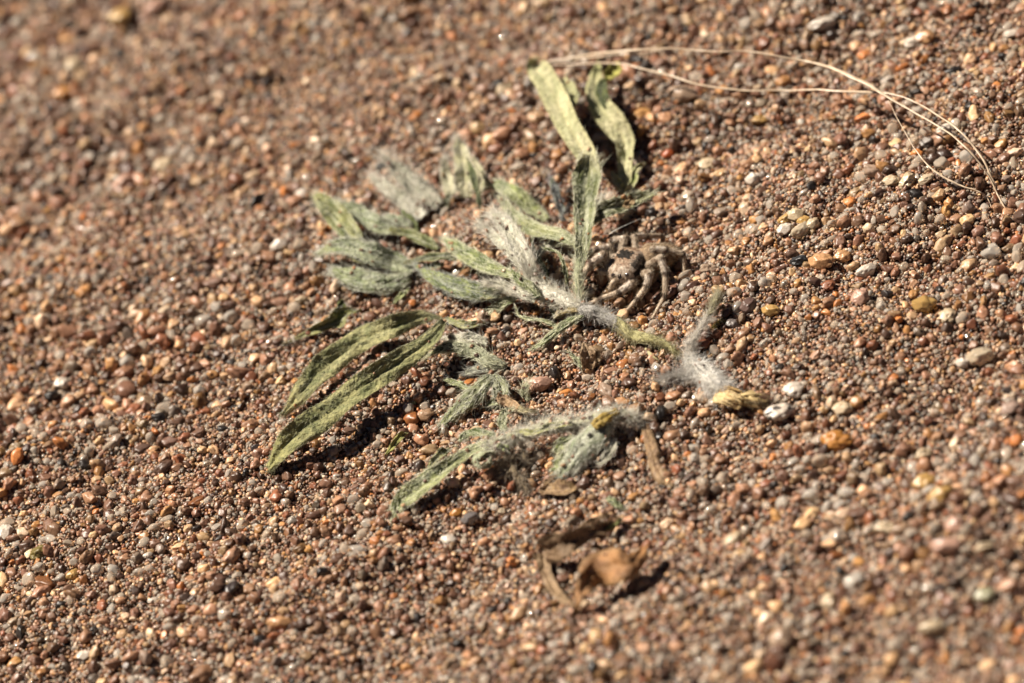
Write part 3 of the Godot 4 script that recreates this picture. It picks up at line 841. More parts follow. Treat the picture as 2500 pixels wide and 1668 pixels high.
func make_stub() -> void:
	var b := at(1745, 930)
	var t := thing("root_stub", "broken root stub with white wool, splintered tan wood and a thin grey arm", "plant", b, "pieces of the wilted woolly plant", "the broken root stub")
	stalk(7, [[1440, 650, 0.3], [1500, 710, 0.45], [1590, 790, 0.5], [1680, 870, 0.5], [1740, 920, 0.45]], [26, 46, 68, 84, 62], {"jag": 0.3, "a": Color(0.86, 0.82, 0.78), "b": Color(0.68, 0.64, 0.6), "caught": 14, "hairs": 2600, "hl": 0.42, "hc": Color(0.98, 0.96, 0.94), "lay": 0.3}, t, b)
	stalk(7, [[1480, 660, 0.3], [1460, 590, 0.4], [1480, 520, 0.5], [1540, 420, 0.6], [1600, 320, 0.65]], [28, 32, 28, 18, 15], {"a": Color(0.72, 0.66, 0.60), "b": Color(0.40, 0.37, 0.36), "hairs": 900, "hl": 0.36, "hc": Color(0.88, 0.84, 0.79), "lay": 0.2}, t, b, "arm")
	stalk(7, [[1590, 340, 0.65], [1640, 260, 0.65], [1665, 190, 0.7], [1690, 130, 0.6]], [20, 20, 32, 24], {"a": Color(0.5, 0.46, 0.28), "b": Color(0.36, 0.33, 0.19), "hairs": 420, "hl": 0.35, "hc": Color(0.6, 0.56, 0.42)}, t, b, "arm_tip")
	stalk(7, [[1560, 800, 0.4], [1440, 800, 0.3], [1320, 805, 0.25], [1200, 840, 0.1]], [40, 26, 14, 6], {"a": Color(0.46, 0.44, 0.41), "b": Color(0.3, 0.28, 0.26), "hairs": 800, "hl": 0.55, "hc": Color(0.7, 0.67, 0.64), "lay": 0.2}, t, b, "wisp")
	# splintered wood
	for i in 9:
		var o := (i - 4) * 15.0
		var j := 18.0 * sin(i * 2.3)
		stalk(7, [[1665 + o * 0.35, 925 - o * 0.85 + 30, 0.62 - absf(i - 4.0) * 0.03], [1770 + o * 0.3 + j * 0.3, 960 - o * 0.75 + 20, 0.78 - absf(i - 4.0) * 0.05], [1880 + j + o * 0.25, 1000 - o * 0.9 + 18, 0.66 - absf(i - 4.0) * 0.04]], [16, 18, 10], {"a": Color(0.92, 0.72, 0.42), "b": Color(0.70, 0.48, 0.22), "m": "wood", "jag": 0.35, "sides": 7}, t, b, "splinter")
	for q in [[[1880, 960, 0.5], [1960, 950, 0.55], [2050, 955, 0.4]], [[1880, 990, 0.4], [1980, 990, 0.45], [2090, 1010, 0.25]], [[1870, 1010, 0.3], [1960, 1030, 0.3], [2100, 1050, 0.1]], [[1900, 975, 0.45], [1990, 1015, 0.3], [2040, 1060, 0.1]]]:
		stalk(7, q, [18, 26, 8], {"a": Color(0.76, 0.58, 0.30), "b": Color(0.5, 0.35, 0.16), "m": "wood", "jag": 0.5, "sides": 7, "hairs": 60, "hl": 0.35, "hc": Color(0.5, 0.4, 0.25)}, t, b, "splinter")
	stalk(7, [[1690, 960, 0.5], [1720, 925, 0.62], [1790, 900, 0.6], [1890, 935, 0.5]], [24, 22, 22, 12], {"a": Color(0.66, 0.45, 0.22), "b": Color(0.5, 0.32, 0.14), "m": "wood", "jag": 0.4, "sides": 8}, t, b, "bark_rim")


func make_dry() -> void:
	var tan_ := {"a": Color(0.36, 0.23, 0.13), "b": Color(0.22, 0.13, 0.075), "edge": Color(0.42, 0.28, 0.16), "m": "dry_leaf", "hairs": 200, "hl": 0.22, "hc": Color(0.44, 0.32, 0.22), "hr": 0.008}
	var b := at(1435, 890)
	var t := thing("dry_bract", "upright papery tan bract with a brown hair fringe below the sprig's grey stem", "plant debris", b, "dry scraps", "the papery bract")
	blade(7, [[600, 770, 0.05], [625, 690, 0.35], [620, 610, 0.6], [585, 530, 0.75]], [40, 120, 130, 40], tan_.merged({"a": Color(0.44, 0.31, 0.2), "up": 0.0, "cup": 0.6}, true), t, b, "bract")
	blade(7, [[660, 700, 0.2], [690, 640, 0.45], [710, 600, 0.5]], [70, 90, 40], tan_.merged({"a": Color(0.4, 0.3, 0.2), "up": 0.0}, true), t, b, "bract")
	blade(7, [[590, 750, 0.1], [540, 680, 0.3], [465, 600, 0.4]], [30, 54, 16], silky(160, 0.3, {"a": Color(0.4, 0.42, 0.25)}), t, b, "leaf")
	b = at(1610, 1090)
	t = thing("dry_leaf", "narrow tan rolled dry leaf running from the lower shoot's grey end down the sand", "leaf", b, "dry brown leaves", "the tan rolled leaf")
	blade(6, [[2085, 545, 0.35], [2130, 640, 0.4], [2170, 770, 0.4], [2200, 890, 0.3], [2250, 980, 0.2], [2330, 1060, 0.05]], [70, 120, 130, 150, 180, 70], tan_.merged({"a": Color(0.42, 0.27, 0.14), "cup": -1.3, "tip": Color(0.24, 0.16, 0.09)}, true), t, b, "leaf_blade")
	b = at(1365, 1200)
	t = thing("dry_husk", "flat oval tan husk with a hollow rim under the lower shoot's green tip", "plant debris", b, "dry scraps", "the tan husk")
	blade(6, [[1310, 1085, 0.15], [1370, 1090, 0.2], [1450, 1085, 0.22], [1530, 1080, 0.2], [1585, 1060, 0.12]], [40, 130, 160, 150, 60], tan_.merged({"a": Color(0.42, 0.28, 0.14), "up": 0.7, "cup": 1.0}, true), t, b, "husk")
	blade(6, [[1320, 1080, 0.2], [1370, 1020, 0.3], [1420, 990, 0.35]], [24, 40, 24], tan_.merged({"cup": 1.0}, true), t, b, "rim")
	b = at(1340, 1350)
	t = thing("dry_leaf", "long brown dry leaf with green stalk end, bent sharply above the rust-brown one", "leaf", b, "dry brown leaves", "the bent brown leaf")
	blade(8, [[1235, 480, 0.3], [1120, 520, 0.45], [980, 570, 0.6], [800, 650, 0.75], [640, 720, 0.8], [500, 760, 0.7]], [30, 90, 130, 190, 260, 280], tan_.merged({"a": Color(0.30, 0.19, 0.11), "b": Color(0.19, 0.115, 0.065), "edge": Color(0.40, 0.28, 0.17), "up": -0.15, "cup": 0.5, "wave": 0.12}, true), t, b, "leaf_blade")
	blade(8, [[1235, 455, 0.3], [1110, 435, 0.4], [970, 475, 0.45], [840, 540, 0.5]], [30, 46, 54, 30], tan_.merged({"a": Color(0.38, 0.27, 0.17), "cup": 0.9}, true), t, b, "leaf_blade")
	blade(8, [[1050, 570, 0.42], [1150, 535, 0.42], [1245, 465, 0.3]], [24, 46, 24], {"a": Color(0.34, 0.36, 0.13), "b": Color(0.2, 0.22, 0.08)}, t, b, "stalk_end")
	blade(8, [[490, 790, 0.45], [500, 900, 0.3], [550, 1040, 0.2], [640, 1180, 0.2], [790, 1300, 0.12]], [210, 130, 110, 100, 40], tan_.merged({"a": Color(0.4, 0.27, 0.16), "b": Color(0.22, 0.14, 0.08), "cup": 0.8, "up": 0.0}, true), t, b, "leaf_blade")
	b = at(1480, 1420)
	t = thing("dry_leaf", "rust-brown dry leaf curled like a wave, nearest the lens, with deep black shade beneath", "leaf", b, "dry brown leaves", "the rust-brown curled leaf")
	blade(8, [[785, 1385, 0.1], [835, 1260, 0.45], [885, 1100, 0.85], [970, 975, 1.05], [1100, 925, 1.15], [1270, 890, 1.1], [1390, 815, 0.95], [1470, 715, 0.7]], [30, 66, 150, 310, 345, 310, 200, 16], tan_.merged({"a": Color(0.46, 0.235, 0.10), "b": Color(0.27, 0.13, 0.055), "edge": Color(0.42, 0.26, 0.13), "up": 0.3, "cup": [-0.3, -0.5, -0.7, -0.6, -0.4, -0.5, -0.3], "wave": 0.2, "roll": [0.0, 0.4, 0.35, 0.1, -0.1, 0.2], "hairs": 350, "streak": 0.12, "caught": 2}, true), t, b, "leaf_blade")


func make_strands() -> void:
	var b := at(2440, 520)
	var t := thing("grass_strand", "thicker bleached grass strand, topmost in the arch, ending in the sand", "grass strand", b, "bleached grass strands", "the arching grass strands")
	var o := {"a": Color(0.62, 0.50, 0.37), "b": Color(0.36, 0.26, 0.17), "m": "straw", "sides": 8, "n": 120, "flat": 0.6, "jag": 0.3, "kink": 0.05, "thin": 0.82}
	stalk(10, [[40, 145, 1.7], [240, 108, 2.1], [430, 90, 2.4], [640, 72, 2.6], [800, 84, 2.7], [900, 91, 2.7], [1000, 87, 2.7], [1150, 105, 2.7], [1300, 137, 2.6], [1420, 165, 2.5], [1520, 208, 2.4], [1600, 245, 2.3], [1660, 285, 2.2], [1780, 355, 1.9], [1880, 410, 1.7], [1980, 472, 1.5], [2070, 548, 1.2], [2140, 625, 0.9], [2190, 700, 0.6], [2230, 785, 0.3], [2290, 895, -0.1]], [5, 7, 8, 7, 5, 4, 5, 6, 8, 10, 12, 12, 9, 7, 7, 7, 7, 6, 6, 6, 5], o, t, b, "strand")
	stalk(10, [[60, 152, 1.6], [240, 122, 2.0], [430, 101, 2.3], [560, 92, 2.4], [650, 76, 2.55]], [4, 6, 7, 6, 3], o, t, b, "split_fibre")
	b = at(2440, 500)
	t = thing("grass_strand", "lower bleached grass strand that sags and crosses under the thicker one", "grass strand", b, "bleached grass strands")
	stalk(10, [[70, 156, 1.6], [240, 148, 1.8], [420, 150, 1.9], [540, 173, 2.0], [660, 205, 2.0], [760, 238, 2.0], [880, 262, 2.0], [1050, 275, 2.0], [1200, 278, 2.0], [1350, 272, 2.0], [1480, 279, 2.0], [1640, 288, 1.9], [1720, 294, 1.9], [1830, 330, 1.8], [1950, 402, 1.6], [2050, 478, 1.3], [2110, 545, 1.0], [2160, 615, 0.7], [2195, 690, 0.4], [2240, 780, 0.05]], [3, 4, 5, 7, 8, 8, 7, 6, 5, 6, 7, 7, 5, 5, 6, 7, 8, 8, 6, 4], o, t, b, "strand")
	b = at(2420, 510)
	t = thing("grass_strand", "hair-thin short grass strand branching down from where the two longer ones cross", "grass strand", b, "bleached grass strands")
	stalk(10, [[1690, 305, 2.0], [1720, 360, 1.8], [1745, 410, 1.6], [1790, 490, 1.3], [1835, 565, 1.0], [1890, 632, 0.8], [1960, 688, 0.6], [2050, 730, 0.45], [2130, 760, 0.35], [2175, 790, 0.2], [2200, 850, -0.05]], [2, 2, 2.5, 3, 3.5, 4, 6, 7, 7, 5, 4], o, t, b, "strand")
	b = at(1500, 570)
	t = thing("silk_thread", "fine glinting silk thread stretched over the black shade behind the spider", "silk thread", b, "", "")
	stalk(9, [[520, 1275, 0.9], [640, 1280, 0.9], [720, 1230, 1.0], [900, 1140, 1.1], [1110, 1050, 1.1]], [4, 3, 5, 3, 2], {"a": Color(0.8, 0.8, 0.75), "b": Color(0.6, 0.6, 0.55), "m": "straw", "sides": 6}, t, b, "thread")


# ---------------------------------------------------------------- the spider

func make_spider() -> void:
	var base := at(1540, 690)
	var t := thing("spider", "small tan and brown hairy spider facing the lens, crouching over the sprig's stem", "spider", base, "", "the spider")
	var S := func(x: float, y: float, h: float) -> Vector3: return spot(4, [x, y, h])
	var cc: Vector3 = S.call(1085.0, 645.0, 1.0)
	var F := Vector3(-0.63, 0.02, 0.775).normalized()
	var R := Vector3.UP.cross(F).normalized()   # the spider's left
	var U := F.cross(R)
	var ab: Vector3 = S.call(1540.0, 530.0, 0.85)
	# bones: [from, to, radius, radius, kind]; kinds: 1 femur, 2 patella, 3 tibia, 4 foot, 5 palp, 6 abdomen, 7 jaw
	var bones := []
	var legs := [
		[[830, 690, 0.75], [735, 500, 1.35], [565, 625, 1.15], [405, 830, 0.65], [392, 1215, 0.12], 0.17],
		[[880, 600, 0.8], [830, 385, 1.25], [640, 415, 1.15], [515, 500, 0.6], [470, 610, 0.1], 0.15],
		[[980, 560, 0.8], [1055, 255, 1.3], [870, 285, 1.2], [830, 350, 0.6], [850, 420, 0.1], 0.14],
		[[1230, 560, 0.85], [1195, 235, 1.2], [1370, 220, 0.9], [1600, 215, 0.45], [1720, 330, 0.1], 0.13],
		[[1330, 620, 0.85], [1480, 420, 1.4], [1680, 425, 1.25], [1925, 485, 0.9], [1935, 790, 0.1], 0.15],
		[[1330, 700, 0.8], [1585, 545, 1.45], [1665, 780, 1.0], [1650, 1100, 0.5], [1450, 1450, 0.08], 0.155],
		[[1260, 780, 0.75], [1420, 775, 1.3], [1385, 965, 1.0], [1245, 1145, 0.55], [1035, 1375, 0.1], 0.165],
		[[1170, 800, 0.55], [1175, 915, 0.9], [965, 1060, 0.75], [700, 1150, 0.55], [420, 1260, 0.3], 0.175]]
	for l in legs:
		var p := []
		for i in 5:
			p.append(S.call(float(l[i][0]), float(l[i][1]), l[i][2]))
		var r: float = l[5]
		r *= 1.13
		bones.append([p[0], p[1], r * 0.95, r, 1])
		bones.append([p[1], p[2], r * 0.92, r * 0.82, 2])
		bones.append([p[2], p[3], r * 0.78, r * 0.62, 3])
		bones.append([p[3], p[4], r * 0.55, r * 0.33, 4])
	for q in [[[860, 790, 0.75], [705, 735, 0.95], [715, 850, 0.55]], [[980, 850, 0.7], [890, 900, 0.9], [850, 985, 0.5]]]:
		var p0: Vector3 = S.call(float(q[0][0]), float(q[0][1]), q[0][2])
		var p1: Vector3 = S.call(float(q[1][0]), float(q[1][1]), q[1][2])
		var p2: Vector3 = S.call(float(q[2][0]), float(q[2][1]), q[2][2])
		bones.append([p0, p1, 0.09, 0.11, 5])
		bones.append([p1, p2, 0.11, 0.10, 5])
	for s in [-1.0, 1.0]:
		bones.append([cc + F * 0.72 + R * 0.2 * s - U * 0.2, cc + F * 0.82 + R * 0.2 * s - U * 0.62, 0.19, 0.13, 7])
	var back := (ab - cc).normalized()
	bones.append([cc + back * 0.55 - U * 0.05, ab, 0.2, 0.5, 6])
	bones.append([ab - back * 0.25, ab + back * 0.55, 0.62, 0.42, 6])
	# field
	var lo := cc - Vector3.ONE * 0.9
	var hi := cc + Vector3.ONE * 0.9
	for q in bones:
		for e in 2:
			var rr: float = q[2 + e] + 0.15
			lo = lo.min((q[e] as Vector3) - Vector3.ONE * rr)
			hi = hi.max((q[e] as Vector3) + Vector3.ONE * rr)
	var cell := 0.042
	var nx := int((hi.x - lo.x) / cell) + 2
	var ny := int((hi.y - lo.y) / cell) + 2
	var nz := int((hi.z - lo.z) / cell) + 2
	var field := PackedFloat32Array()
	field.resize(nx * ny * nz)
	field.fill(9.0)
	var who := PackedByteArray()
	who.resize(nx * ny * nz)
	var best := PackedFloat32Array()
	best.resize(nx * ny * nz)
	best.fill(9.0)
	bones.append([cc, cc, 0.9, 0.9, 0])
	for bi in bones.size():
		var q: Array = bones[bi]
		var a: Vector3 = q[0]
		var d: Vector3 = (q[1] as Vector3) - a
		var kind: int = q[4]
		var big := maxf(q[2], q[3]) + 0.12 + (0.25 if kind == 0 else 0.0)
		var l0 := (a.min(q[1]) - Vector3.ONE * big - lo) / cell
		var h0 := (a.max(q[1]) + Vector3.ONE * big - lo) / cell
		var k := 0.05 if kind in [1, 2, 3, 4, 5] else 0.10
		var dd := maxf(d.length_squared(), 1e-9)
		for ix in range(maxi(0, int(l0.x)), mini(nx - 1, int(h0.x)) + 1):
			for iz in range(maxi(0, int(l0.z)), mini(nz - 1, int(h0.z)) + 1):
				for iy in range(maxi(0, int(l0.y)), mini(ny - 1, int(h0.y)) + 1):
					var x := lo + Vector3(ix, iy, iz) * cell
					var f: float
					if kind == 0:
						# head and thorax: a rounded box with a flat top, narrower behind
						var e := x - cc
						var ef := e.dot(F)
						var er := absf(e.dot(R))
						var eu := e.dot(U)
						# broad and square in front, drawn in behind, nearly flat on top
						var sx_ := 0.74 - 0.16 * smoothstep(-0.1, -0.9, ef)
						var su_ := 0.52 - 0.12 * smoothstep(-0.2, -0.9, ef)
						var kk := pow(pow(absf(ef) / 0.93, 2.7) + pow(er / sx_, 2.7) + pow(absf(eu + 0.02) / su_, 2.5), 0.38)
						f = (kk - 1.0) * 0.6
					else:
						var tt := clampf((x - a).dot(d) / dd, 0.0, 1.0)
						var w := lerpf(q[2], q[3], tt)
						if kind in [2, 3]:
							w *= 1.0 - 0.22 * pow(absf(2.0 * tt - 1.0), 6.0)
						f = (x - a - d * tt).length() - w
					var i := (ix * ny + iy) * nz + iz
					var old := field[i]
					var h := maxf(k - absf(old - f), 0.0) / k
					field[i] = minf(old, f) - h * h * k * 0.25
					if f < best[i]:
						best[i] = f
						who[i] = bi
	# surface nets
	var g := Geo.new()
	var idx := {}
	var kinds := PackedByteArray()
	var sy := nz
	var sx := ny * nz
	var offs := [0, sx, sy, sx + sy, 1, sx + 1, sy + 1, sx + sy + 1]
	var corner := [Vector3(0, 0, 0), Vector3(1, 0, 0), Vector3(0, 1, 0), Vector3(1, 1, 0), Vector3(0, 0, 1), Vector3(1, 0, 1), Vector3(0, 1, 1), Vector3(1, 1, 1)]
	var edges := [[0, 1], [2, 3], [4, 5], [6, 7], [0, 2], [1, 3], [4, 6], [5, 7], [0, 4], [1, 5], [2, 6], [3, 7]]
	for ix in nx - 1:
		for iy in ny - 1:
			for iz in nz - 1:
				var i := ix * sx + iy * sy + iz
				if absf(field[i]) > cell * 2.0:
					continue
				var mask := 0
				for c in 8:
					if field[i + offs[c]] < 0.0:
						mask |= 1 << c
				if mask == 0 or mask == 255:
					continue
				var sum := Vector3.ZERO
				var cnt := 0
				for e in edges:
					var fa := field[i + offs[e[0]]]
					var fb := field[i + offs[e[1]]]
					if (fa < 0.0) != (fb < 0.0):
						sum += (corner[e[0]] as Vector3).lerp(corner[e[1]], fa / (fa - fb))
						cnt += 1
				var x := lo + (Vector3(ix, iy, iz) + sum / cnt) * cell
				idx[i] = g.add(x, spider_color(x, bones[who[i]], cc, F, R, U))
				kinds.append(who[i])
	for i in idx:
		var inside := field[i] < 0.0
		for a in [[1, sx, sy], [sx, sy, 1], [sy, 1, sx]]:
			if (field[i + a[0]] < 0.0) != inside:
				var i1: int = i - a[1]
				var i2: int = i - a[1] - a[2]
				var i3: int = i - a[2]
				if idx.has(i1) and idx.has(i2) and idx.has(i3):
					if inside:
						g.quad(idx[i], idx[i3], idx[i2], idx[i1])
					else:
						g.quad(idx[i], idx[i1], idx[i2], idx[i3])
	var nrm := g.normals()
	# which way round? the outside of the topmost vertex looks up
	var top := 0
	for i in g.v.size():
		if g.v[i].y > g.v[top].y:
			top = i
	if nrm[top].y < 0.0:
		for i in range(0, g.ix.size(), 3):
			var s := g.ix[i + 1]
			g.ix[i + 1] = g.ix[i + 2]
			g.ix[i + 2] = s
		nrm = g.normals()
	var body := part("body", g, M.spider, t, base)
	var hg := Geo.new()
	for i in 8500:
		var k := rng.randi_range(0, g.v.size() - 1)
		var q: Array = bones[kinds[k]]
		var d: Vector3 = ((q[1] as Vector3) - (q[0] as Vector3)).normalized()
		if q[4] == 0:
			d = F * 0.6
		var n := nrm[k]
		var col: Color = g.c[k]
		col = col.lerp(Color(0.92, 0.80, 0.64), rng.randf_range(0.1, 0.8)) if rng.randf() < 0.66 else col * 0.4
		if g.c[k].r < 0.16:
			col = g.c[k] * 1.3
		var lay := 0.55 if q[4] in [1, 5, 6, 7] else 0.35
		hair(hg, g.v[k] + rndv(0.015), (d * 0.8 + n * lay + rndv(0.35)).normalized(), n, rng.randf_range(0.06, 0.17) * (0.85 if q[4] == 0 else 1.0), rng.randf_range(0.005, 0.009), col, rndv(0.3))
	for i in 260: # long bristles
		var k := rng.randi_range(0, g.v.size() - 1)
		var q: Array = bones[kinds[k]]
		if q[4] in [0, 6]:
			continue
		var d: Vector3 = ((q[1] as Vector3) - (q[0] as Vector3)).normalized()
		hair(hg, g.v[k], (d * 0.7 + nrm[k] * 0.8 + rndv(0.3)).normalized(), nrm[k], rng.randf_range(0.2, 0.42), 0.006, Color(0.3, 0.2, 0.12), rndv(0.2))
	part("hair", hg, M.hair, body, base, true)
	# eyes
	for q in [[0.86, 0.15, 0.15, 0.12], [0.86, -0.15, 0.15, 0.12], [0.77, 0.42, 0.18, 0.09], [0.77, -0.42, 0.18, 0.09], [-0.05, 0.58, 0.27, 0.09], [-0.05, -0.58, 0.27, 0.09], [0.4, 0.62, 0.24, 0.045], [0.4, -0.62, 0.24, 0.045]]:
		var eg := Geo.new()
		var p: Vector3 = cc + F * (q[0] - 0.02) + R * q[1] + U * q[2]
		var sp := ico(2)
		for v in sp[0]:
			eg.add(p + (v as Vector3) * q[3], Color(0.02, 0.014, 0.012))
		for i in range(0, sp[1].size(), 3):
			eg.tri(sp[1][i], sp[1][i + 2], sp[1][i + 1])
		part("eye", eg, M.eye, t, base)


func spider_color(x: Vector3, q: Array, cc: Vector3, F: Vector3, R: Vector3, U: Vector3) -> Color:
	var cream := Color(0.84, 0.73, 0.58)
	var brown := Color(0.30, 0.19, 0.115)
	var n := fine.get_noise_3d(x.x * 1.6, x.y * 1.6, x.z * 1.6)
	var w := clampf(0.45 + n * 1.6, 0.0, 1.0)
	var kind: int = q[4]
	if kind == 0:
		var e := x - cc
		var ef := e.dot(F)
		var er := e.dot(R)
		var eu := e.dot(U)
		var col := Color(0.27, 0.165, 0.10).lerp(Color(0.56, 0.44, 0.33), clampf(0.5 + n * 1.1, 0.0, 1.0))
		if eu > 0.16:
			var rim := smoothstep(0.3, 0.6, absf(er)) + smoothstep(0.35, 0.72, ef)
			col = col.lerp(Color(0.84, 0.75, 0.64), clampf(rim, 0.0, 1.0) * clampf(0.65 + n * 1.0, 0.2, 0.95))
			if ef < 0.12 + n * 0.2 and ef > -0.42 + n * 0.2 and er > -0.36 + n * 0.25 and er < 0.30 + n * 0.2:
				col = Color(0.03, 0.026, 0.022)
			if ef < 0.4 and absf(er) > 0.5 - n * 0.2 and n > -0.3:
				col = col.lerp(Color(0.05, 0.038, 0.03), 0.85)
		elif eu > -0.08:
			if absf(er) > 0.5 and ef < 0.6:
				col = Color(0.035, 0.027, 0.022)
			else:
				col = Color(0.62, 0.51, 0.41).lerp(brown, w * 0.35)
		elif eu > -0.24:
			col = Color(0.60, 0.49, 0.35) if ef < 0.6 else Color(0.42, 0.32, 0.22)
		else:
			col = Color(0.12, 0.08, 0.05)
		return col
	if kind == 6:
		return Color(0.44, 0.33, 0.21).lerp(Color(0.24, 0.16, 0.095), w)
	if kind == 7:
		return Color(0.2, 0.13, 0.09).lerp(Color(0.4, 0.3, 0.22), w * 0.6)
	var d: Vector3 = (q[1] as Vector3) - (q[0] as Vector3)
	var tt := clampf((x - (q[0] as Vector3)).dot(d) / d.length_squared(), 0.0, 1.0)
	var c := cream.lerp(brown, clampf(0.40 + n * 1.5, 0.0, 1.0) * (0.8 if kind == 1 else 0.55))
	if kind == 2:
		c = Color(0.90, 0.83, 0.73).lerp(brown, clampf(0.35 + n * 1.9, 0.0, 1.0) * 0.6)
	c = c * (0.65 if kind == 1 else 0.92)
	if kind in [2, 3]:
		c = c.lerp(Color(0.08, 0.05, 0.035), smoothstep(0.8, 0.94, tt) * 0.95)
	if kind == 3:
		c = c.lerp(Color(0.1, 0.065, 0.045), smoothstep(0.2, 0.05, tt) * 0.85)
	if kind == 4:
		c = c.lerp(Color(0.09, 0.06, 0.04), smoothstep(0.2, 0.06, tt) * 0.9)
		c = c.lerp(Color(0.06, 0.04, 0.03), smoothstep(0.9, 1.0, tt))
	return c


# ---------------------------------------------------------------- pebbles and grains

